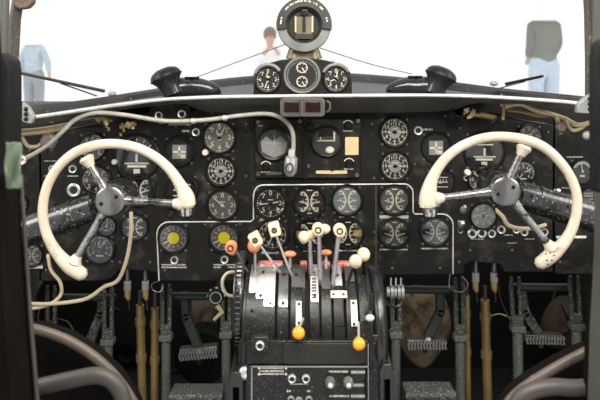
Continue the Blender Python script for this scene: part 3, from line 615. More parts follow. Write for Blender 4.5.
# ------------------------------------------------------------------ control wheels
def rim(pts, y, rads, H, cut=()):
    q = cat([(a, c) for a, c in pts], 6); n = len(q)
    R = [q2[0] for q2 in cat([(r,) for r in rads], 6)]
    return [P(a, c, y) for a, c in q], [r*y/F for r in R]
def wheel(label, pts, rads, hub, spokes, col_pts, mirror, lab2, hook):
    y = 1.30; hc = P(*hub, y); t = thing('control_yoke', label, 'control wheel', hc)
    q, R = rim(pts, y, rads, None); 
    q = [q[0]+(q[0]-q[1]).normalized()*R[0]*.55] + q + [q[-1]+(q[-1]-q[-2]).normalized()*R[-1]*.4]; R = [R[0]*.45] + R + [R[-1]*.6]
    obj('rim', MB().tube(q, R, 18), 'cream', t, smooth=70)['label'] = 'cream plastic open rim with thick grips'
    s = y/F
    for (a, c, wa) in spokes:
        e = P(a, c, y); o0 = hc + (e-hc).normalized()*11*s + Vector((0, .004, 0)); L = (e-hc).length
        obj('spoke', MB().tube([o0, o0.lerp(e, .25), e], [.0125, .0085, .0072], 14), 'spoke', t)
        d = (e-hc).normalized(); b = MB().tube([e-d*4*s, e-d*0*s, e+d*wa*s*.5, e+d*wa*s*.8], [.0085, .0115, .016, .012], 16); obj('spoke_socket', b, 'cream', t)['label'] = 'cream socket where spoke meets rim'
    obj('hub', MB().lathe(hc+Vector((0, .02, 0)), Y_, [(17.5*s, -.02), (17.5*s, .0), (17*s, .012), (16*s, .022), (14*s, .026), (0, .027)], 40), 'column', t)
    obj('hub_cap', MB().lathe(hc+Vector((0, -.006, 0)), Y_, [(14.5*s, 0), (14.5*s, .003), (12.5*s, .006), (0, .007)], 36), 'hubcap', t)
    for a in (35, 195):
        obj('screw', MB().lathe(hc+Vector((math.cos(math.radians(a))*8.5*s, -.0125, math.sin(math.radians(a))*8.5*s)), Y_, [(.0042, 0), (.0036, .0015), (0, .002)], 10), 'black', t)
    C = [P(*p) for p in col_pts]
    u = (C[1]-C[0]).normalized()
    obj('column', MB().tube([C[0], C[0].lerp(C[1], .02), C[0].lerp(C[1], .3), C[1]], [.026, .031, .0315, .037], 28), 'column', t)
    for fr_ in (.18, .42):
        p0 = C[0].lerp(C[1], fr_); obj('clamp_band', MB().tube([p0, p0+u*.006], .0335, 28), 'column', t)
    p0 = C[0].lerp(C[1], .05)+Vector((0, -.031, 0)); 
    for k in range(5):
        p1 = C[0].lerp(C[1], .1+.16*k) + Vector((0, -.030, .008*(-1)**k)); obj('rivet', MB().ball(p1, .004, (1, .6, 1)), 'black', t)
    obj('shaft_boss', MB().tube([hc+Vector((0, .03, 0)), hc+Vector((0, .10, 0))], [.024, .03], 20), 'column', t)
    if hook: hook(t)
lw = [(83, 275), (71, 267), (58, 254), (48, 237), (43, 217), (44, 198), (50, 180), (61, 164), (77, 151.5), (97, 145), (117, 144), (138, 148), (157, 158), (171, 171), (181, 186), (186, 197), (187, 205)]
lr = [6.6, 7.6, 6.0, 5.1, 4.9, 4.8, 4.8, 4.8, 5, 5, 4.8, 4.8, 4.8, 5, 6, 8.4, 8.6]
def hookL(t):
    obj('collar', MB().lathe(P(186.5, 210, 1.30), (0, 0, 1), [(0, -.011), (.014, -.010), (.016, -.002), (.016, .006), (0, .008)], 20), 'chrome', t)
    obj('trigger', MB().box(P(187, 218, 1.30), (.008, .01, .012)), 'bezel', t, bevel=.002)
wheel('cream rimmed control wheel on the left with chipped black column', lw, lr, (111, 200.5), [(177, 203.5, 9), (89, 163, 9), (76, 259, 6)], [(97, 207, 1.385), (-25, 250, 1.385)], False, '', hookL)
rw = [(539, 264), (549, 257), (560, 247), (570, 233), (576, 215), (577, 197), (572, 180), (561, 163), (545, 148), (525, 139.5), (500, 136.5), (480, 139), (460, 147), (444, 160), (433, 177), (428.5, 193), (428, 205)]
rr_ = [6.2, 7.4, 6.4, 5.4, 5.0, 4.8, 4.8, 4.8, 5, 5, 4.8, 4.8, 4.8, 5, 5.8, 8.2, 9.2]
def hookR(t):
    obj('collar', MB().lathe(P(430, 211.5, 1.30), (0, 0, 1), [(0, -.009), (.014, -.008), (.0155, 0), (.015, .006), (0, .008)], 20), 'chrome', t)
    obj('trigger_wire', MB().tube([P(420, 207, 1.28), P(430, 208, 1.275), P(440, 206, 1.28)], .0014, 6), 'greymetal', t)
    obj('switch', MB().tube([P(425, 214, 1.30), P(425, 220, 1.30)], [.003, .004], 8), 'black', t)
    b = MB()
    for a, c in ((543, 252), (547, 250), (551, 253), (544, 258), (549, 258), (545, 262)): b.box(P(a, c, 1.3)+Vector((0, -.0155, 0)), (.003, .0012, .002))
    obj('grip_marks', b, 'black', t)['label'] = 'small black marks on the lower grip'
wheel('cream rimmed control wheel on the right with chipped black column', rw, rr_, (504.5, 191), [(440, 198, 9), (522, 152, 9), (549, 245, 8)], [(516, 194, 1.385), (625, 226, 1.385)], True, '', hookR)

# ------------------------------------------------------------------ hoses and pipes around the panel
FH = thing('flexible_hose', 'grey braided hose arching over the left wheel to a silver end plug', 'hose', P(290, 178, 1.52))
hp = [(0, 168, 1.44), (22, 160, 1.44), (45, 147, 1.44), (62, 132, 1.44), (75, 120, 1.44), (95, 113, 1.44), (125, 115, 1.45), (165, 121, 1.46), (205, 120, 1.48), (240, 115.5, 1.5), (268, 114, 1.5), (284, 120, 1.51), (292.5, 132, 1.515), (293.5, 150, 1.52)]
obj('hose', MB().tube(path(hp, 8), .0052, 12), 'hose', FH)
for a, c in ((161.5, 121), (193, 121), (225, 118)):
    obj('hose_band', MB().tube([P(a-2, c, 1.465), P(a+2, c, 1.465)], .0068, 12), 'silver', FH)
obj('end_plug', MB().lathe(P(292, 150, 1.52), (-.08, 0, -1), [(.004, -.004), (.008, 0), (.009, .014), (.0145, .018), (.0155, .03), (.015, .052), (.008, .062), (0, .064)], 20), 'silver', FH)['label'] = 'silver plug at the hose end'
obj('plug_ring', MB().tube([P(289.5+math.cos(t)*3.6, 168+math.sin(t)*4.6, 1.503) for t in [2*PI*i/16 for i in range(17)]], .0016, 6, caps=False), 'black', FH)
wire([(15, 133, 1.50), (40, 131, 1.50), (58, 128, 1.5), (68, 126, 1.51)], .0085, 'paleb', 'brass_pipe', 'pale brass pipe under the hood at the far left', 'pipe')
wire([(22, 137, 1.5), (28, 146, 1.5), (38, 146, 1.5), (46, 138, 1.5)], .0045, 'paleb', 'brass_pipe', 'short bent brass pipe beside the hexagonal valve', 'pipe')
wire([(60, 131, 1.54), (85, 127, 1.54), (112, 126, 1.55), (120, 128, 1.56)], .003, 'black', 'black_cable', 'thin black cable above the top left dial', 'cable')
wire([(80, 120, 1.54), (100, 117, 1.54), (112, 121, 1.54)], .0035, 'brass', 'brass_pipe', 'thin brass pipe close under the grey hose', 'pipe')
V = thing('valve', 'hexagonal grey pink valve knob beside the grey hose at left', 'valve', P(50, 148, 1.47))
obj('knob', MB().lathe(P(50, 141, 1.46), Y_, [(.019, 0), (.021, .006), (.018, .016), (.007, .018), (0, .018)], 6), 'valvepink', V, bevel=.002)
obj('stem', MB().tube([P(50, 141, 1.46), P(48, 141, 1.53)], .007, 10), 'paleb', V)
V = thing('valve', 'red valve cap on the grey hose at the far left', 'valve', P(21, 162, 1.44))
obj('cap', MB().tube([P(18, 161, 1.425), P(24, 159, 1.425)], [.009, .011], 12), 'red', V); obj('rim', MB().ring(P(22, 160, 1.418), Y_, .004, .01, .004, 16), 'silver', V)
def fitting(px, py, label, pts, y=1.55, m='brass'):
    t = thing('pipe_fitting', label, 'pipe fitting', P(px, py, y))
    for i, (a, c, d, e, r) in enumerate(pts):
        obj('nut' if i % 2 else 'pipe', MB().tube([P(a, c, y), P(d, e, y)], r, 6 if i % 2 else 10), 'paleb' if i % 2 else m, t)
fitting(107, 131, 'brass tee fitting hanging under the hood above the left dial', [(100, 119, 110, 119, .004), (105, 118, 107, 127, .006), (107, 124, 109, 131, .004), (97, 118, 101, 121, .007)])
fitting(127, 133, 'brass clamp fitting between the tee and the left horizon dial', [(120, 127, 136, 124, .006), (132, 122, 133, 129, .004), (122, 123, 124, 132, .003), (126, 124, 131, 126, .008), (120, 133, 121, 136, .003)])
fitting(479, 118, 'thick brass coupling on the right under the hood by the black hole', [(463, 113, 496, 117, .0065), (468, 111, 474, 113, .010), (480, 114, 494, 117, .0085), (466, 108, 470, 118, .008)])
fitting(504, 120, 'upright brass bracket at the start of the golden pipes', [(503, 120, 504, 103, .004), (501, 104, 508, 106, .006), (504, 108, 515, 105, .005)], y=1.53)
wire([(505, 106, 1.52), (520, 104, 1.52), (535, 110, 1.52), (550, 114, 1.52), (565, 119, 1.51), (578, 125, 1.49), (592, 122, 1.46)], .0058, 'paleb', 'brass_pipe', 'golden pipe curving from the bracket to the right window post', 'pipe')
wire([(507, 110, 1.53), (522, 112, 1.53), (538, 116, 1.53), (552, 116, 1.53)], .0042, 'brass', 'brass_pipe', 'darker brass pipe just under the golden pipe', 'pipe')
wire([(566, 121, 1.5), (572, 130, 1.5), (580, 129, 1.49), (586, 124, 1.48)], .0045, 'paleb', 'brass_pipe', 'short looping brass pipe by the right window post', 'pipe')
wire([(478, 136, 1.56), (488, 126, 1.54), (500, 116, 1.54)], .002, 'black', 'black_cable', 'thin dark cable rising to the brass coupling on the right', 'cable')
wire([(450, 124, 1.58), (470, 123, 1.57), (492, 114, 1.56), (520, 120, 1.56), (545, 124, 1.57)], .0022, 'black', 'black_cable', 'dark cable running along the top of the right panel', 'cable')
V = thing('valve', 'grey pink valve knob hanging under the golden pipe', 'valve', P(560, 132, 1.5))
obj('knob', MB().lathe(P(560, 127, 1.50), Y_, [(.013, 0), (.014, .006), (.011, .013), (0, .014)], 6), 'valvepink', V, bevel=.002); obj('stem', MB().tube([P(556, 117, 1.51), P(560, 127, 1.51)], .005, 8), 'paleb', V); obj('tail', MB().tube([P(560, 127, 1.51), P(561, 134, 1.51)], .005, 8), 'ringgrey', V)
V = thing('valve', 'grey pink valve at the foot of the right window post', 'valve', P(588, 140, 1.48))
obj('knob', MB().lathe(P(587, 136, 1.48), (-.5, -1, .2), [(.010, 0), (.012, .008), (.009, .016), (0, .017)], 8), 'ringgrey', V, bevel=.002); obj('stem', MB().tube([P(587, 136, 1.48), P(594, 132, 1.5)], .006, 8), 'paleb', V)
# corner brackets where hood meets posts
for sd, pl, lab in ((-1, [(22, 102), (28, 107), (34, 117), (31, 124), (22, 122)], 'riveted grey corner bracket where the hood meets the left post'), (1, [(592, 92), (586, 97), (578, 104), (577, 113), (594, 114)], 'riveted pale corner bracket where the hood meets the right post')):
    o = obj('corner_bracket', MB().prism(pl, 1.34, 1.355, 1.34), 'ringgrey', bevel=.002); tag(o, lab, 'bracket')
    for k in range(3):
        q = P(pl[1][0]+(-2 if sd < 0 else 4)+sd*0, pl[1][1]+2+k*5, 1.34); obj('rivet', MB().ball(q, .005, (1, .6, 1)), 'black', o)
# dark hole at the top of the right panel
o = obj('access_hole', MB().lathe(P(461, 107, 1.545), Y_, [(.024, 0), (.027, .003), (.024, .006), (.021, .003), (.02, -.03), (0, -.03)], 24), 'cavity'); tag(o, 'black round opening under the right air horn', 'opening')
# cream cables
wire([(131, 212, 1.50), (131, 232, 1.5), (127, 258, 1.5), (118, 280, 1.5), (104, 287, 1.5), (88, 298, 1.5), (70, 302, 1.5), (45, 304, 1.5), (15, 303, 1.5)], .0045, 'cable', 'cream_cable', 'cream cable from behind the left wheel hub down to the left wall', 'cable')
wire([(48, 255, 1.6), (51, 270, 1.56), (60, 282, 1.52), (61, 294, 1.52), (52, 303, 1.51), (35, 308, 1.5), (15, 308, 1.5)], .0042, 'cable', 'cream_cable', 'cream cable looping down beside the left wheel lower rim', 'cable')
wire([(496, 210, 1.6), (503, 217, 1.55), (508, 225, 1.5), (520, 228.5, 1.5), (534, 228, 1.54), (545, 225, 1.6)], .005, 'cable', 'cream_cable', 'short cream cable under the right wheel hub', 'cable')
wire([(236, 272, 1.35), (228, 273, 1.34), (223, 279, 1.33), (223, 288, 1.33), (228, 295, 1.33), (240, 297, 1.33)], .0036, 'cream', 'cream_cable', 'cream loop of cable beside the trim wheel', 'cable')
wire([(450, 274, 1.58), (450, 288, 1.56), (462, 292, 1.55), (468, 284, 1.55), (462, 276, 1.57)], .0014, 'greymetal', 'thin_cable', 'thin grey cable loop at the lower end of the white line', 'cable')
wire([(159, 281, 1.58), (152, 284, 1.56), (153, 290, 1.56), (160, 292, 1.56), (163, 286, 1.57)], .0014, 'greymetal', 'thin_cable', 'thin grey cable loop below the left end of the white line', 'cable')
wire([(42, 303, 1.505), (38, 318, 1.6), (46, 330, 1.72)], .0015, 'brass', 'thin_cable', 'thin brown cable hanging under the cream cables', 'cable')
wire([(54, 318, 1.72), (68, 322, 1.7), (74, 332, 1.7)], .0015, 'greymetal', 'thin_cable', 'thin grey cable curling beside the outer left hanger', 'cable')

# ------------------------------------------------------------------ rudder hangers, pedals, tubes
def hanger(px, top, bot, label, w=5, y=1.72, lean=0, m='green', col=337):
    t = thing('pedal_hanger', label, 'pedal hanger', P(px+lean, bot, y), 'slotted pedal hangers under the panel'); s = y/F
    for sd in (-1, 1):
        b = MB(); b.tube([P(px+sd*w*.75, top, y), P(px+sd*w*.8, top+8, y), P(px+sd*w*.75+lean*.4, col-12, y)], [.0045, .0065, .0065], 8); obj('fork_arm', b, m, t)
        obj('bolt', MB().lathe(P(px+sd*w*.75, top+5, y-.005), Y_, [(.005, 0), (.005, .004), (0, .005)], 8), 'rust', t)
    obj('fork_base', MB().box(P(px+lean*.4, col-6, y), (w*2.3*s, .016, 13*s)), m, t, bevel=.003)
    obj('collar', MB().box(P(px+lean*.5, col, y), (w*2.7*s, .03, 6*s)), 'greenlt', t, bevel=.002)['label'] = 'pale green clamp collar'
    obj('lower_tube', MB().tube([P(px+lean*.5, col, y), P(px+lean, bot, y)], w*.95*s, 14), 'greenlt', t)
hanger(166, 284, 484, 'green slotted hanger right of the two brown tubes at left', 4.6)
hanger(226, 296, 484, 'green slotted hanger just left of the trim wheel', 4.6, col=334)
hanger(396, 290, 484, 'pale green slotted hanger just right of the pedestal', 4.6, col=334)
hanger(459, 278, 484, 'green slotted hanger left of the right brown tube', 4.8, lean=2, col=337)
hanger(515, 277, 484, 'green slotted hanger left of the far right pedal', 5.2, lean=5, col=328)
hanger(574, 276, 484, 'green slotted hanger at the far right by the column', 5.2, lean=5, col=326)
hanger(108, 284, 484, 'green slotted hanger under the lower left wheel', 4.8, col=341)
hanger(51, 286, 484, 'narrow green slotted hanger at the far left behind the cream cables', 4.8, col=334)
def brown(px, top, bot, r, label, lean=0):
    y = 1.78; t = thing('control_tube', label, 'tube', P(px+lean, bot, y)); s = y/F
    obj('tube', MB().tube([P(px, top, y), P(px+lean, bot, y)], r*s, 16), 'brass', t)
    for a in (.08, .3): obj('coupling', MB().tube([P(px+lean*a, top+(bot-top)*a, y), P(px+lean*a, top+(bot-top)*a+7, y)], r*1.25*s, 16), 'brass', t)
    obj('end_rod', MB().tube([P(px, top, y), P(px, top-14, y)], r*.45*s, 10), 'rust', t)
brown(140, 305, 470, 4.2, 'brown tarnished tube, left of the pair under the left wheel', 4)
brown(155, 308, 470, 3.8, 'brown tarnished tube, right of the pair under the left wheel', -1)
brown(485, 300, 470, 4.4, 'thick brown tarnished tube under the right wheel', 5)
brown(467, 296, 470, 2.8, 'thin brown tube beside the hanger left of the thick one', 2)
def fitpipe(px, top, label):
    y = 1.62; t = thing('hydraulic_fitting', label, 'pipe fitting', P(px, top+30, y), 'fittings hanging under the panel'); s = y/F
    obj('pipe', MB().tube([P(px, top-4, y), P(px, top+12, y)], 2.3*s, 12), 'greymetal', t)
    obj('union_nut', MB().tube([P(px, top+11, y), P(px, top+20, y)], 3.8*s, 6), 'ringgrey', t, bevel=.001)
    obj('elbow', MB().tube([P(px, top+20, y), P(px, top+26, y), P(px+1, top+30, y)], [3*s, 3*s, 1.5*s], 10), 'brass', t)
    obj('tail_wire', MB().tube([P(px+1, top+30, y), P(px+2, top+40, y+.02)], .0015, 6), 'greymetal', t)
fitpipe(127.5, 270, 'grey fitting under the panel, left one above the brown tubes'); fitpipe(145.5, 270, 'grey fitting under the panel, right one above the brown tubes')
fitpipe(475.5, 262, 'grey fitting in the panel notch, left one under the right wheel'); fitpipe(494, 262, 'grey fitting in the panel notch, right one under the right wheel')
def pedal(label, arm, pad, tilt=0, y=1.775, m='green'):
    t = thing('rudder_pedal', label, 'pedal', P(pad[0], pad[1]+pad[3], y)); s = y/F
    q = [P(a, c, y) for a, c in arm]
    b = MB()
    for i in range(len(q)-1): b.bar(q[i], q[i+1], (5.6+i*.5)*2*s*.75, .02)
    for a in q[1:-1]: b.lathe(a+Vector((0, -.01, 0)), (0, 1, 0), [(0, 0), (4.4*s, 0), (4.4*s, .02), (0, .02)], 16)
    obj('arm', b, m, t, bevel=.003)
    R = Matrix.Rotation(tilt, 3, 'Y'); c = P(pad[0], pad[1], y-.02); w, h = pad[2]*s, pad[3]*s
    obj('foot_plate', MB().box(c+Vector((0, .02, 0)), (w, .03, h), R), 'greymetal', t, bevel=.003)
    b = MB(); k = int(pad[2]/2.9)
    for i in range(k):
        for j in (-1, 1):
            b.box(c + R @ Vector(((i+.5)/k*w-w/2, -.0, j*h*.24)), (w/k*.5, .014, h*.44), R @ Matrix.Rotation(.35*j, 3, 'Y'))
    obj('tread', b, 'ringgrey', t)['label'] = 'ribbed grey tread'
    obj('pedal_bracket', MB().tube([c+Vector((0, .03, -h*.4)), c+Vector((0, .03, -h*1.5))], [.012, .006], 10), 'rust', t)
    obj('pivot_bolt', MB().lathe(q[-1]+Vector((0, -.012, 0)), Y_, [(.008, 0), (.008, .004), (0, .006)], 10), 'silver', t)
pedal('ribbed rudder pedal with green arm left of the pedestal', [(184, 292), (186, 316), (200, 350)], (198, 354, 38, 10), -.09, m='dgreen')
pedal('ribbed rudder pedal in front of the brown canvas right of the pedestal', [(440, 290), (440, 312), (427, 338)], (427, 345, 39, 8), 0, m='dgreen')
pedal('ribbed rudder pedal with green arm at the far right', [(521, 290), (525, 312), (540, 336)], (545, 340, 39, 8), 0.02, m='green')
pedal('ribbed rudder pedal half hidden behind the left seat back', [(103, 296), (101, 314), (88, 346)], (90, 355, 26, 8), -.05, m='green')
def cross(px0, px1, py, label, r=4):
    y = 1.745; o = obj('cross_tube', MB().tube([P(px0, py, y), P(px1, py+.5, y)], r*y/F, 14), 'dgreen'); tag(o, label, 'tube', )
cross(60, 116, 297, 'dark green cross tube between the two left hangers', 3.5); cross(168, 224, 296, 'dark green cross tube above the pedal left of the pedestal'); cross(396, 455, 289.5, 'dark green cross tube above the brown canvas'); cross(512, 572, 287, 'dark green cross tube above the far right pedal')
# canvas covers and dark round housing
def canvas(pts, y, th, label, m='canvas', amp=.018):
    b = MB(); n = len(pts); cx = sum(p[0] for p in pts)/n; cy = sum(p[1] for p in pts)/n; rows = []
    for k, (f, d) in enumerate(((1, th), (1.0, th*.3), (.92, -th*.3), (.6, -th*.8), (.25, -th), (.02, -th))):
        rows.append([P(cx+(a-cx)*f, cy+(c-cy)*f, y)+Vector((0, d+math.sin(i*1.9+k*1.3)*amp*(k > 0), 0)) for i, (a, c) in enumerate(pts+[pts[0]])])
    b.loft(rows); o = obj('canvas_cover', b, m, sub=2); tag(o, label, 'cover'); return o
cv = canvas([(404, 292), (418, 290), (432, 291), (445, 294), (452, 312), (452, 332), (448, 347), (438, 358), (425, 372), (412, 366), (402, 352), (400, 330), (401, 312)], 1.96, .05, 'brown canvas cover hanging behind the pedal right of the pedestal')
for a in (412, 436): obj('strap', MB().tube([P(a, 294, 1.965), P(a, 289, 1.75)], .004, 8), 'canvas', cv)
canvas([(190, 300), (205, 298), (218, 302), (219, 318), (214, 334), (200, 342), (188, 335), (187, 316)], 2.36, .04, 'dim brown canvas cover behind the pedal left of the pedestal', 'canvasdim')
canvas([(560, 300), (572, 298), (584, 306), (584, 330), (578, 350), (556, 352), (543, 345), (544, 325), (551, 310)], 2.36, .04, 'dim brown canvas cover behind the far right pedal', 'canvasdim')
RH = thing('round_housing', 'large dull black round housing behind the pedal left of the pedestal', 'housing', P(202, 386, 2.05))
obj('drum', MB().lathe(P(202, 356, 2.0), Y_, [(.0, -.06), (.085, -.06), (.088, .0), (.08, .018), (.045, .024), (0, .02)], 40), 'rubber', RH); obj('foot', MB().box(P(202, 384, 2.03), (.07, .06, .04)), 'rubber', RH, bevel=.004)
obj('centre_cap', MB().lathe(P(200, 362, 1.978), Y_, [(.02, 0), (.016, .01), (0, .012)], 18), 'bezel', RH)
for (a, c, r, lab) in ((128, 350, .056, 'dim round dark disc behind the brown tubes at left'), (530, 372, .05, 'dim round dark disc low behind the far right pedal')):
    o = obj('round_housing', MB().lathe(P(a, c, 2.40), Y_, [(0, 0), (r, 0), (r, .02), (r*.6, .03), (r*.4, .02), (0, .02)], 30), 'rubber'); tag(o, lab, 'housing')
def fbox(x0, x1, t, lab):
    y = 1.62; B_ = thing('floor_box', lab, 'box', P((x0+x1)/2, 440, y))
    obj('body', MB().prism([(x0, 440), (x0, t+7), (x1, t+7), (x1, 440)], y, y+.06, y), 'dgreen', B_, bevel=.004)
    q = [P(x0, t+7, y), P(x1, t+7, y)]; b = MB(); d = Vector((0, .1, 0.012))
    b.tube([q[0]+Vector((0, .01, 0)), q[1]+Vector((0, .01, 0))], .014, 14); obj('rolled_edge', b, 'green', B_)
    b = MB(); b.box((q[0]+q[1])/2+Vector((0, .035, .006)), ((q[1]-q[0]).length, .06, .012)); obj('lid', b, 'green', B_, bevel=.003)
    for k in range(4): obj('rivet', MB().ball(q[0].lerp(q[1], .15+.23*k)+Vector((0, -.003, .004)), .004), 'greymetal', B_)
fbox(169, 222, 393, 'chipped green floor box left of the pedestal'); fbox(406, 456, 391, 'chipped green floor box right of the pedestal')
# loose bits in the footwell
wire([(60, 300, 2.395), (90, 300, 2.395), (120, 310, 2.395)], .004, 'dgreen', 'green_pipe', 'dark green pipe deep behind the left hangers', 'pipe')
wire([(497, 274, 1.606), (501, 300, 1.68), (512, 324, 1.715)], .002, 'greymetal', 'thin_cable', 'thin grey cable between brown tube and right hanger', 'cable')
wire([(556, 290, 2.395), (548, 312, 2.395), (540, 330, 2.395)], .003, 'greymetal', 'thin_cable', 'thin grey cable behind the far right cross tube', 'cable')
wire([(168, 372, 2.0), (190, 373, 2.0), (222, 372, 2.0)], .005, 'rubber', 'black_pipe', 'black horizontal pipe across the round housing foot', 'pipe')
wire([(458, 372, 2.395), (480, 374, 2.395), (505, 372, 2.395)], .006, 'rubber', 'black_pipe', 'black horizontal pipe low behind the thick brown tube', 'pipe')
wire([(486, 318, 1.78), (500, 314, 1.76), (514, 320, 1.72)], .0018, 'paleb', 'thin_cable', 'thin pale wire leaving the thick brown tube', 'cable')

# ------------------------------------------------------------------ throttle pedestal
PD = thing('control_pedestal', 'worn black throttle pedestal standing between the pilots', 'control pedestal', (P(306, 300, 1.2).x, 1.27, .10))
def X(px, y=1.18): return (px-300)*y/F
YD, ZD, RD = 1.275, .70, .115
def drum(px0, px1, R, m, nm, a0=-15, a1=150, parent=PD, inner=None, bev=.0012, label=None, yx=1.20):
    """sector of the quadrant drum; angle 0 faces the pilots, 90 is the top"""
    x0, x1 = X(px0, yx), X(px1, yx); b = MB(); k = 26; prof = []
    for i in range(k+1):
        a = math.radians(a0+(a1-a0)*i/k); prof.append((YD-math.cos(a)*R, ZD+math.sin(a)*R))
    if inner:
        for i in range(k, -1, -1):
            a = math.radians(a0+(a1-a0)*i/k); prof.append((YD-math.cos(a)*inner, ZD+math.sin(a)*inner))
    n = len(prof); vs = [(x0, *p) for p in prof] + [(x1, *p) for p in prof]
    if inner: fs = [(i, (i+1) % n, (i+1) % n+n, i+n) for i in range(n)] + [(i, i+1, 2*k-i, 2*k+1-i) for i in range(k)] + [(i+n, 2*k+1-i+n, 2*k-i+n, i+1+n) for i in range(k)]
    else: fs = [(i, (i+1) % n, (i+1) % n+n, i+n) for i in range(n)] + [tuple(range(n-1, -1, -1)), tuple(range(n, 2*n))]
    b.add(vs, fs); o = obj(nm, b, m, parent, bevel=bev, smooth=30)
    if label: o['label'] = label
    return o
drum(247, 366, RD-.012, 'cavity', 'inner_drum')
segs = [(247, 275.5, 'pedestal'), (278.5, 288.5, 'pedestal'), (291.5, 305.5, 'pedestal'), (310.5, 319, 'pedestal'), (322, 331, 'pedestal'), (334, 343.5, 'pedestal'), (346.5, 356.5, 'pedestal'), (359.5, 367, 'pedestal')]
for a, c, m in segs: drum(a, c, RD, m, 'quadrant_strip', inner=RD-.012)
# overlays on the upper part of the drum
def ang(py):   # angle on the drum for an image row
    best = min(range(-10, 100), key=lambda a: abs(P(0, py, 1).z*0 + (HZ+(ZC-(ZD+math.sin(math.radians(a))*RD))*F/(YD-math.cos(math.radians(a))*RD)) - py)); return best
def over(px0, px1, r0, r1, m, nm='cover_plate', label=None, t=.0025): return drum(px0, px1, RD+t, m, nm, a0=ang(r1), a1=(ang(r0) if r0 > 268 else 115), inner=RD-.0003, bev=.0008, label=label)
over(249, 256, 0, 294, 'silver', label='bright bare metal plate'); over(256.3, 264, 0, 299, 'silver'); over(264.3, 275, 0, 307, 'silver')
over(279, 288.2, 0, 308, 'greymetal', label='worn grey plate'); over(292, 303, 0, 288, 'greymetal'); over(303.2, 305.2, 0, 290, 'greymetal')
over(311, 318.6, 0, 303, 'silver', label='worn white scale strip', nm='scale_strip'); over(322.4, 330.8, 0, 290, 'greymetal'); over(334.3, 343, 0, 286, 'silver'); over(347, 356, 0, 282, 'greymetal')
over(296.5, 301.5, 302, 327, 'mark', 'guide_strip'); over(350.5, 356.3, 301, 327, 'mark', 'guide_strip'); over(331, 347, 292, 298, 'mark', 'guide_strip', t=.004)
def on_drum(px, py, lift=0):
    a = math.radians(ang(py)); q = Vector((X(px), YD-math.cos(a)*(RD+lift), ZD+math.sin(a)*(RD+lift))); return q, Vector((0, -math.cos(a), math.sin(a)))
for a, c in ((334, 295), (344, 295), (353.5, 304), (353.5, 324), (299, 305), (299, 323), (261, 274), (283, 276), (296, 276), (270, 304), (283, 304), (252, 310), (339, 277), (315, 296), (260, 296)):
    q, nrm = on_drum(a, c, .0035); obj('screw', MB().lathe(q, nrm, [(.0028, 0), (.0024, .0016), (0, .002)], 10), 'black', PD)
over(302, 305.3, 289, 326, 'cavity', 'lever_slot'); over(334, 343, 302, 326, 'black', 'blank_plate', t=.0015)
b = MB()
for c in range(274, 300, 3):
    q, nrm = on_drum(314.5, c, .003); b.box(q, (.008, .002, .003))
obj('scale_digits', b, 'rust', PD)['label'] = 'faded red scale figures'
# drum side cheeks
drum(243.5, 247, RD+.004, 'pedestal', 'side_cheek', a0=-40, label='left side cheek')
drum(367, 371, RD+.002, 'pedestal', 'side_cheek', a0=-40)
drum(371, 386, RD+.0, 'horn', 'right_fairing', a0=-60, a1=160, bev=.012, label='glossy dark curved side fairing')
# lower body
yb = YD-RD
b = MB(); x0, x1 = X(247), X(367); b.box(((x0+x1)/2, yb+.11, ZD-.045), (x1-x0, .2, .10)); obj('recess_box', b, 'black', PD)
def pf(py, y): return P(0, py, y).z
yf = yb-.006
b = MB(); z1, z0 = pf(341, yf), pf(365, yf); b.box(((X(248)+X(367))/2, yf+.03, (z0+z1)/2), (X(367)-X(248), .06, z1-z0)); obj('upper_front_plate', b, 'pedestal', PD, bevel=.002)
b = MB(); yl = yf-.004; z1 = pf(366, yl); b.box(((X(243)+X(367))/2, yl+.1, (z1+.11)/2), (X(367)-X(252), .2, z1-.11)); obj('lower_cabinet', b, 'pedestal', PD, bevel=.002)
b = MB(); b.bar(Vector((X(252), yl-.0005, z1-.001)), Vector((X(367), yl-.0005, z1-.001)), .0022, .002); b.bar(Vector((X(253), yl-.0005, z1)), Vector((X(253), yl-.0005, z1-.1)), .0022, .002); b.bar(Vector((X(366.5), yl-.0005, z1+.04)), Vector((X(366.5), yl-.0005, z1-.1)), .0016, .002)
obj('edge_strip', b, 'ringgrey', PD)
def rrect(x0, x1, y0, y1, r): 
    return arc(x0+r, y0+r, r, 180, 270, 4)+arc(x1-r, y0+r, r, 270, 360, 4)+arc(x1-r, y1-r, r, 0, 90, 4)+arc(x0+r, y1-r, r, 90, 180, 4)
obj('cover_plate', MB().prism(rrect(283, 364, 342.5, 363.5, 4), yf-.004, yf, yf), 'panel2', PD, bevel=.001)
obj('knob_mount', MB().prism(rrect(250.5, 269, 337, 354, 4), yf-.018, yf, yf-.018), 'pedestal', PD, bevel=.002)
def pring(px, py, r, y, m='silver', nm='ring_switch'):
    c = P(px, py, y); R = r*y/F; o = obj(nm, MB().lathe(c, Y_, [(R, 0), (R, .005), (R*.8, .007), (R*.6, .006), (R*.55, .001), (0, .001)], 22), m, PD); obj('switch_centre', MB().disc(c+Vector((0, -.001, 0)), Y_, R*.55, .003, 14), 'face', o)
pring(260, 345, 4.6, yf-.018); pring(292, 378, 4.2, yl); pring(306, 378, 4.2, yl); pring(291, 399, 3.6, yl, 'ringgrey'); pring(299, 400, 3.6, yl, 'ringgrey'); pring(309, 399, 3.6, yl, 'ringgrey')
for a in (330, 348):
    c = P(a, 381, yl); o = obj('push_knob', MB().lathe(c, Y_, [(.009, 0), (.009, .012), (.006, .018), (0, .02)], 18), 'greenlt', PD); o['label'] = 'pale green push knob'
    obj('knob_tip', MB().ball(c+Vector((0, -.02, .001)), .0045), 'line', o)
obj('side_light', MB().ball(P(246, 373, yl+.01), .014, (1, .7, .95)), 'silver', PD)['label'] = 'silver dome light'
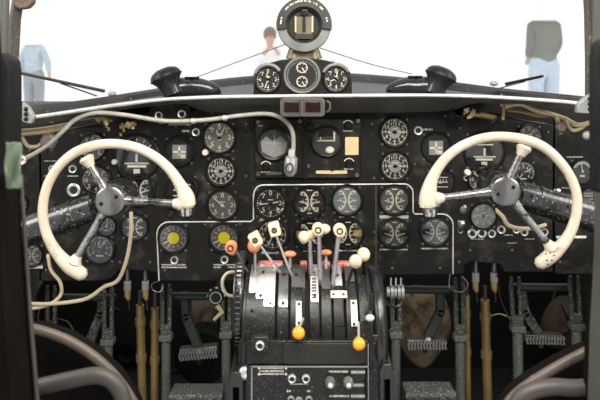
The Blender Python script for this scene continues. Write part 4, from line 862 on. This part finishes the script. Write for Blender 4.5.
for a, c, w, h, r in ((272, 371, 24, 1.8, 3), (299, 384, 18, 1.4, 1), (289, 391, 3, 2.5, 1), (309, 391, 3, 2.5, 1), (339, 371.5, 19, 2.4, 1), (358, 372, 13, 2, 1), (357, 385, 13, 2, 1), (340, 396, 20, 2.4, 1), (358, 396, 13, 2, 1)):
    lettering(a, c, w, h, yl, PD, rows=r)
for a, c in ((259, 368), (259, 374), (286, 368), (286, 374)): obj('screw', MB().lathe(P(a, c, yl), Y_, [(.0025, 0), (.002, .0015), (0, .0018)], 8), 'silver', PD)
for a, c, w in ((358, 372, 14), (357, 385, 14), (358, 396, 14)):
    q = P(a, c, yl); obj('placard_plate', MB().box((q.x, yl-.0002, q.z), (w*yl/F, .0006, 4*yl/F)), 'greymetal', PD)
# side posts and black boxes
obj('side_column', MB().prism([(367.5, 470), (367.5, 335), (386, 335), (386, 470)], yf+.01, yf+.2, yf+.01), 'pedestal', PD, bevel=.003)
obj('side_column', MB().prism([(238, 470), (238, 345), (241, 339), (250, 339), (250, 470)], yf+.014, yf+.2, yf+.014), 'pedestal', PD, bevel=.003)
for (x0, x1, t) in ((380, 394, 364), (229, 243, 372)):
    obj('side_box', MB().prism([(x0, 440), (x0, t+6), (x0+3, t), (x1-3, t), (x1, t+6), (x1, 440), (x1-4, 440), (x1-4, t+15), (x0+4, t+15), (x0+4, 440)], yf-.002, yf+.12, yf), 'horn', PD, bevel=.001)
    obj('box_interior', MB().prism([(x0+4, 440), (x0+4, t+15), (x1-4, t+15), (x1-4, 440)], yf+.03, yf+.1, yf), 'cavity', PD)
# fairing details
obj('fairing_window', MB().box(P(371, 302, 1.16), (.008, .01, .03)), 'cavity', PD, bevel=.001); obj('fairing_tab', MB().ball(P(370, 318, 1.155), .008, (1, .5, .8)), 'line', PD)

# trim wheel
TW = thing('trim_wheel', 'black ribbed trim wheel seen edge on at the left of the pedestal', 'wheel', (X(240), YD, ZD-.07))
cw = Vector((X(237.5, 1.18), YD-.005, .752)); RW = .094
obj('tyre', MB().lathe(cw, (1, 0, 0), [(RW-.016, -.008), (RW-.002, -.009), (RW, -.006), (RW, .006), (RW-.002, .009), (RW-.016, .008)], 64, True), 'horn', TW)
b = MB()
for i in range(60):
    a = 2*PI*i/60; q = cw+Vector((0, -math.cos(a)*RW, math.sin(a)*RW)); b.box(q, (.009, .0018, .0024), Matrix.Rotation(-a, 3, 'X') if False else Matrix.Rotation(PI/2-a, 3, 'X').inverted())
obj('ribs', b, 'greymetal', TW); obj('web', MB().lathe(cw, (1, 0, 0), [(0, -.003), (RW-.012, -.003), (RW-.012, .003), (0, .003)], 40), 'black', TW)
# side knobs
K = thing('round_knob', 'black round knob with pale ring left of the trim wheel', 'knob', P(216, 297, 1.44)); c = P(216, 297, 1.44); s = 1.44/F  # a plain round knob, its function left open
obj('knob', MB().lathe(c, Y_, [(8*s, -.02), (8*s, 0), (7*s, .005), (0, .005)], 24), 'black', K); obj('ring', MB().ring(c+Vector((0, -.005, 0)), Y_, 5*s, 6*s, .001), 'ringgrey', K); obj('shaft', MB().tube([c, c+Vector((0, .2, .02))], .009, 10), 'black', K)
for k in range(8):
    a = 2*PI*k/8; obj('grip_notch', MB().ball(c+Vector((math.cos(a)*8*s, .006, math.sin(a)*8*s)), .003), 'ringgrey', K)
K = thing('ribbed_connector', 'silver ribbed connector at the right of the pedestal', 'connector', P(398, 292, 1.5)); s = 1.5/F
for i, (a, r) in enumerate(((388, 5), (391.5, 7), (395, 5.8), (398.5, 7), (402, 7.5))):
    obj('rib', MB().tube([P(a-1.4, 292, 1.5), P(a+1.4, 292, 1.5)], r*s, 20), 'ringgrey', K)
for a in (391, 396, 401): obj('pin', MB().tube([P(a, 286, 1.49), P(a, 278, 1.5)], .0025, 8), 'greymetal', K)
wire([(384, 300, 1.3), (390, 306, 1.5), (398, 306, 1.5), (402, 298, 1.52)], .003, 'greymetal', 'thin_cable', 'thin bent grey pipe under the silver ribbed connector', 'pipe')
o = obj('pipe_fitting', MB().tube([P(217, 306, 1.6), P(222, 312, 1.6), P(214, 320, 1.6)], [.007, .006, .004], 8), 'paleb'); tag(o, 'pale bent fitting under the round knob', 'pipe fitting')

# levers
def lever(label, rod, knob, m, rodm='purplerod', style='ball', r=6, ang_=0, y=1.2, group=None, rr=.0028):
    """rod: two image points, knob: image point"""
    b0, _ = on_drum(rod[1][0], max(rod[1][1], 270), -.02); b0.x = X(rod[1][0]); top = P(rod[0][0], rod[0][1], y); k = P(knob[0], knob[1], y); s = y/F
    t = thing('lever', label, 'lever', b0, group)
    b0 = P(rod[1][0], rod[1][1], b0.y if rod[1][1] <= 272 else b0.y)
    obj('rod', MB().tube([b0, top, k], [rr*1.3, rr, rr], 10), rodm, t)
    if style == 'ball': obj('knob', MB().ball(k, r*s, (1, 1, 1.05)), m, t)
    elif style == 'flat': obj('knob', MB().ball(k, r*s, (1.25, 1, .62)), m, t)
    elif style == 'block':
        R = Matrix.Rotation(-ang_, 3, 'Y'); obj('knob', MB().box(k, (11*s, .022, 13.5*s), R), m, t, bevel=.003)
        obj('knob_ring', MB().ring(k+Vector((0, -.011, 0)), Y_, 1.6*s, 2.9*s, .0015, 16), 'face', t); obj('knob_screw', MB().disc(k+Vector((0, -.011, 0)), Y_, 1.2*s, .001, 12), 'rust', t)
    elif style == 'ring':
        obj('knob', MB().lathe(k+Vector((0, .01, 0)), Y_, [(0, -.004), (r*s*.8, -.003), (r*s, .002), (r*s, .016), (r*s*.85, .02), (0, .02)], 22), m, t)
        obj('knob_ring', MB().ring(k+Vector((0, -.01, 0)), Y_, 2.1*s, 3.4*s, .0015, 18), 'face', t)
        obj('knob_skirt', MB().ball(k+Vector((.002, .004, -5*s)), 4.5*s, (1, .7, .9)), m, t)
    return t
lever('lever with orange ringed ball knob above the trim wheel', ((236, 251), (248, 274)), (231, 247), 'coral', style='ring', r=6, y=1.22, rodm='greymetal')
lever('short lever with coral knob half hidden behind the first square cream knob', ((255, 252), (255, 272)), (254, 246), 'coral', r=6.5, y=1.27)
lever('lever with square cream knob, left of the two square ones', ((260, 245), (281, 274)), (255.5, 239), 'creamknob', style='block', ang_=.5, y=1.2, rodm='silver', rr=.0022)
lever('lever with square cream knob, right and higher of the two square ones', ((276, 235), (293, 279)), (274.5, 229), 'creamknob', style='block', ang_=.26, y=1.2, rodm='silver', rr=.0022)
tl = lever('lever with yellow cream double ball knob left of the tall middle one', ((310, 241), (311, 278)), (304, 237), 'creamknob', r=5.8, y=1.22, rr=.0036)
obj('second_ball', MB().ball(P(311, 235, 1.225), 4.8*1.22/F), 'creamknob', tl)
tl = lever('tall lever with cream oval double knob in the middle of the quadrant', ((319, 236), (320.5, 284)), (318, 229), 'creamknob', style='ring', r=6, y=1.21, rr=.004)
obj('second_ball', MB().ball(P(324, 229, 1.24), 6*1.22/F, (1.1, 1, .85)), 'creamknob', tl)
lever('lever with cream ring knob leaning left over its slot', ((338, 240), (332.5, 290)), (339.5, 230), 'creamknob', style='ring', r=6.2, y=1.2, rr=.004)
lever('lever with white ball knob near the right end of the quadrant', ((353, 268), (345, 291)), (355.5, 261.5), 'cream', r=6.6, y=1.13, rodm='black')
lever('lever with brownish cream ball knob at the right end', ((364, 262), (364, 274)), (363.5, 254.5), 'creamknob', r=6.6, y=1.22, rodm='black')
lever('short lever with flat orange red knob between the square and yellow knobs', ((290, 258), (290, 268)), (290, 254), 'coral', style='flat', r=5, y=1.27)
lever('short lever with flat red knob behind the tall middle lever', ((326, 256), (326, 270)), (326, 252.5), 'coral', style='flat', r=4.6, y=1.29)
for px0, px1, lab in ((258, 283, 'faded red gate block behind the silver plates'), (333, 350, 'red gate block behind the cream ring lever'), (300, 307, 'small red block left of the yellow double ball lever'), (322, 330, 'small red block under the flat red knob')):
    y = 1.30; q0, q1 = P(px0, 265, y), P(px1, 265, y); t = thing('gate_block', lab, 'block', (q0+q1)/2+Vector((0, 0, -.012)))
    obj('block', MB().box((q0+q1)/2+Vector((0, 0, -.008)), ((q1-q0).length, .02, .03)), 'red', t, bevel=.003)
    if px1-px0 > 10:
        for q in (q0.lerp(q1, .15), q0.lerp(q1, .85)): obj('bolt', MB().lathe(q+Vector((0, -.01, .001)), Y_, [(.005, 0), (.004, .003), (0, .004)], 10), 'silver', t)
def orange(label, knob, rod):
    y = 1.135; k = P(*knob, y); t = thing('lever', label, 'lever', k)
    q = [P(a, c, y+.018) for a, c in rod]; obj('rod', MB().tube(q, .0025, 10), 'silver', t); obj('knob', MB().ball(k, 6.4*y/F), 'orange', t)
    obj('stem', MB().tube([k, k+Vector((0, .03, 0))], .004, 10), 'silver', t)
orange('bright orange ball knob low on the middle of the pedestal', (298.5, 333), [(303, 318), (300, 326), (298.5, 333)])
orange('bright orange ball knob low on the right of the pedestal', (359, 344), [(358.5, 322), (359, 344), (359, 359)])
orangep = None

# ------------------------------------------------------------------ near edge of the cockpit: frames, pad, cloth, seats
y = 1.0
FP = thing('black_pad', 'black rounded pad on the left frame beside the windscreen', 'pad', P(14, 170, 1.08))
obj('cushion', MB().prism([(5, 168), (5, 60), (6, 55), (9, 53), (17, 57), (21, 61), (22.5, 70), (22.5, 110), (22, 168)], 1.03, 1.08, 1.08), 'rubber', FP, bevel=.006)
o = obj('green_cloth', MB().loft([[P(5+math.sin(j)*1.0+i*4.1, 141+j*5.2+(2 if i % 2 else 0), .775+.008*math.sin(i*1.7+j*.8)) for i in range(5)] for j in range(10)]), 'cloth', solid=.003, sub=2); tag(o, 'piece of green cloth tied round the left frame below the black pad', 'cloth')
b = MB().prism([(-60, 520), (-60, 0), (0, 0), (3, 60), (5, 140), (9, 165), (20, 168), (21, 190), (24, 240), (29.5, 320), (36, 400), (44, 520)], .78, .84, .84); struct('trim_8', b, 'seatblack', 'black door frame along the left edge of the view', bevel=.004)
b = MB(); b.tube([P(21.5, 175, .83), P(22, 190, .83), P(25, 240, .83), P(30.5, 320, .83), P(37, 400, .83), P(44, 520, .83)], [.002, .0022, .0025, .003, .0033, .0035], 10); struct('trim_9', b, 'seatmetal', 'thin grey edge tube beside the black left frame')
b = MB().prism([(597, -60), (592, 0), (590, 45), (589, 100), (592, 150), (591.5, 250), (587, 330), (585, 400), (584, 500), (680, 500), (680, -60)], .80, .86, .86); struct('trim_10', b, 'postgreen', 'olive grey frame column along the right edge of the view', bevel=.008)
b = MB().prism([(586, 500), (583, 400), (583, 372), (584, 345), (588, 290), (591, 290), (588, 400), (588, 500)], .855, .868, .868); struct('trim_11', b, 'seatblack', 'dark lower edge strip of the right frame column', bevel=.002)
b = MB().prism([(588, 190), (587.5, 60), (589, 45), (594, 40), (604, 38), (604, 190)], .78, .80, .80); o = obj('dark_pad', b, 'rubber', bevel=.004); tag(o, 'dark rounded pad on the right frame beside the windscreen', 'pad')

def seat(label, rail, tubep, shell, y):
    cx = sum(p[0] for p in shell)/len(shell); t = thing('pilot_seat', label, 'seat', P(cx, 520, y))
    obj('backrest', MB().prism(shell, y+.02, y+.06, y+.02), 'seatblack', t, bevel=.004)
    obj('edge_roll', MB().tube([P(*q, y) for q in cat(rail, 6)], .007, 14), 'brownrail', t)['label'] = 'worn brown leather edge roll'
    obj('frame_tube', MB().tube([P(*q, y-.05) for q in cat(tubep, 6)], .011, 16), 'seatmetal', t)['label'] = 'dull grey metal tube'
seat('pilot seat back with brown edge roll at the lower left', [(22, 330), (35, 329), (65, 339), (92, 355), (115, 376), (133, 402), (150, 440)], [(10, 392), (38, 387), (70, 380), (96, 375.5), (112, 381), (122, 396), (128, 430)], [(0, 520), (0, 330), (35, 330), (65, 340), (92, 356), (115, 377), (133, 403), (150, 440), (170, 520)], .92)
seat('pilot seat back with brown edge roll at the lower right', [(600, 345), (583, 353), (560, 365), (535, 380), (515, 395), (500, 415), (490, 440)], [(600, 386), (575, 388), (552, 387), (532, 391), (518, 402), (510, 430)], [(620, 520), (620, 345), (583, 355), (560, 367), (535, 382), (515, 397), (500, 417), (490, 440), (475, 520)], .92)

# ------------------------------------------------------------------ people outside
def skin(name, joints, edges, m, parent, sub=2, root=0):
    org = world(parent); me = bpy.data.meshes.new(name); me.from_pydata([Vector(j[:3]) for j in joints], edges, []); me.materials.append(M[m])
    o = bpy.data.objects.new(name, me); COL.objects.link(o); o.parent = parent
    q = o.modifiers.new('skin', 'SKIN'); q.use_smooth_shade = True; q2 = o.modifiers.new('sub', 'SUBSURF'); q2.levels = sub; q2.render_levels = sub
    for v, j in zip(me.skin_vertices[0].data, joints): v.radius = (j[3], j[3]*(j[4] if len(j) > 4 else 1)); v.use_root = False
    me.skin_vertices[0].data[root].use_root = True
    return o
def person(loc, h, top, trs, label, arms, washout_mat=None, rz=0):
    t = thing('person', label, 'person', loc); t.rotation_euler.z = rz; k = h/1.75
    J = [(0, 0, .95, .10, .75), (0, 0, 1.12, .09, .75), (0, 0, 1.30, .10, .7), (0, 0, 1.44, .055), (0, 0, 1.53, .05), (0, -.01, 1.60, .085, 1), (0, -.01, 1.69, .085, 1)]
    E = [(0, 1), (1, 2), (2, 3), (3, 4), (4, 5), (5, 6)]
    for sd in (-1, 1):
        n = len(J); el, hn = arms[sd]
        J += [(sd*.15, 0, 1.34, .045), (*el, .042), (*hn, .03), (hn[0]+(hn[0]-el[0])*.28, hn[1]+(hn[1]-el[1])*.28, hn[2]+(hn[2]-el[2])*.28, .032)]; E += [(2, n), (n, n+1), (n+1, n+2), (n+2, n+3)]
        m = len(J); J += [(sd*.09, 0, .88, .095), (sd*.1, -.01, .48, .062), (sd*.105, .02, .08, .042), (sd*.11, -.14, .04, .038)]; E += [(0, m), (m, m+1), (m+1, m+2), (m+2, m+3)]
    J = [(a[0]*k, a[1]*k, a[2]*k, a[3]*k, *(a[4:])) for a in J]
    skin('body', J, E, 'skin', t)
    jk = [(0, 0, .86, .175, .85), (0, 0, 1.12, .155, .85), (0, 0, 1.34, .155, .8), (0, 0, 1.5, .09)]; ee = [(0, 1), (1, 2), (2, 3)]
    for sd in (-1, 1):
        n = len(jk); el, hn = arms[sd]; jk += [(sd*.16, 0, 1.38, .072), (*el, .06), (el[0]+(hn[0]-el[0])*.8, el[1]+(hn[1]-el[1])*.8, el[2]+(hn[2]-el[2])*.8, .047)]; ee += [(2, n), (n, n+1), (n+1, n+2)]
    skin('top', [(a[0]*k, a[1]*k, a[2]*k, a[3]*k, *(a[4:])) for a in jk], ee, top, t)
    tr = [(0, 0, 1.08, .15, .8), (0, 0, .95, .16, .8)]; tj = 1; ee = [(0, 1)]
    for sd in (-1, 1): n = len(tr); tr += [(sd*.095, 0, .85, .115), (sd*.1, -.01, .48, .085), (sd*.105, .01, .12, .07)]; ee += [(1, n), (n, n+1), (n+1, n+2)]
    skin('trousers', [(a[0]*k, a[1]*k, a[2]*k, a[3]*k, *(a[4:])) for a in tr], ee, trs, t)
    W0 = Vector(loc)
    if washout_mat:
        obj('washout_cover', MB().lathe(W0, (0, 0, 1), [(.0, 1.835*k), (.06*k, 1.825*k), (.105*k, 1.77*k), (.118*k, 1.70*k), (.112*k, 1.62*k), (.095*k, 1.56*k), (.11*k, 1.49*k), (.15*k, 1.45*k), (.0, 1.44*k)], 24), washout_mat, t)  # white cover added so the head washes out against the bright sky
    else: obj('hair', MB().ball(W0+Vector((0, .02*k, 1.70*k)), .115*k, (.95, 1.0, 1.1)), 'hair', t)
    for sd in (-1, 1): obj('eye', MB().ball(W0+Vector((sd*.03*k, -.095*k, 1.66*k)), .009*k), 'white', t)
    obj('nose', MB().ball(W0+Vector((0, -.105*k, 1.63*k)), .014*k, (.8, 1, 1.3)), 'skin', t)
    for sd in (-1, 1): obj('shoe', MB().ball(W0+Vector((sd*.11*k, -.06, .05)), .06, (.8, 1.9, .7)), 'greytrs', t)
hang = {-1: ((-.27, 0, 1.15), (-.25, -.08, .92)), 1: ((.27, 0, 1.15), (.25, -.08, .92))}
gz = .35
person((P(34, 0, 10.5).x, 10.5, gz), 1.62, 'blueshirt', 'greytrs', 'person in slate blue top and grey trousers, head under an added glare-white cover, seen through the left pane', hang, washout_mat='white', rz=PI-.2)
person((P(544, 0, 8.2).x, 8.2, gz), 1.86, 'jacket', 'jeans', 'person in grey green jacket and pale jeans, head under an added glare-white cover, seen through the right pane', {-1: ((-.185, 0, 1.17), (-.15, -.12, .99)), 1: ((.18, .02, 1.16), (.14, -.13, .98))}, washout_mat='white', rz=PI+.15)
person((P(270, 0, 8.6).x, 8.6, gz), 1.44, 'white', 'white', 'brown haired person in white raising both hands to the chest, left of the compass', {-1: ((-.24, -.08, 1.2), (-.07, -.25, 1.42)), 1: ((.24, -.08, 1.2), (.09, -.25, 1.42))}, rz=.1)
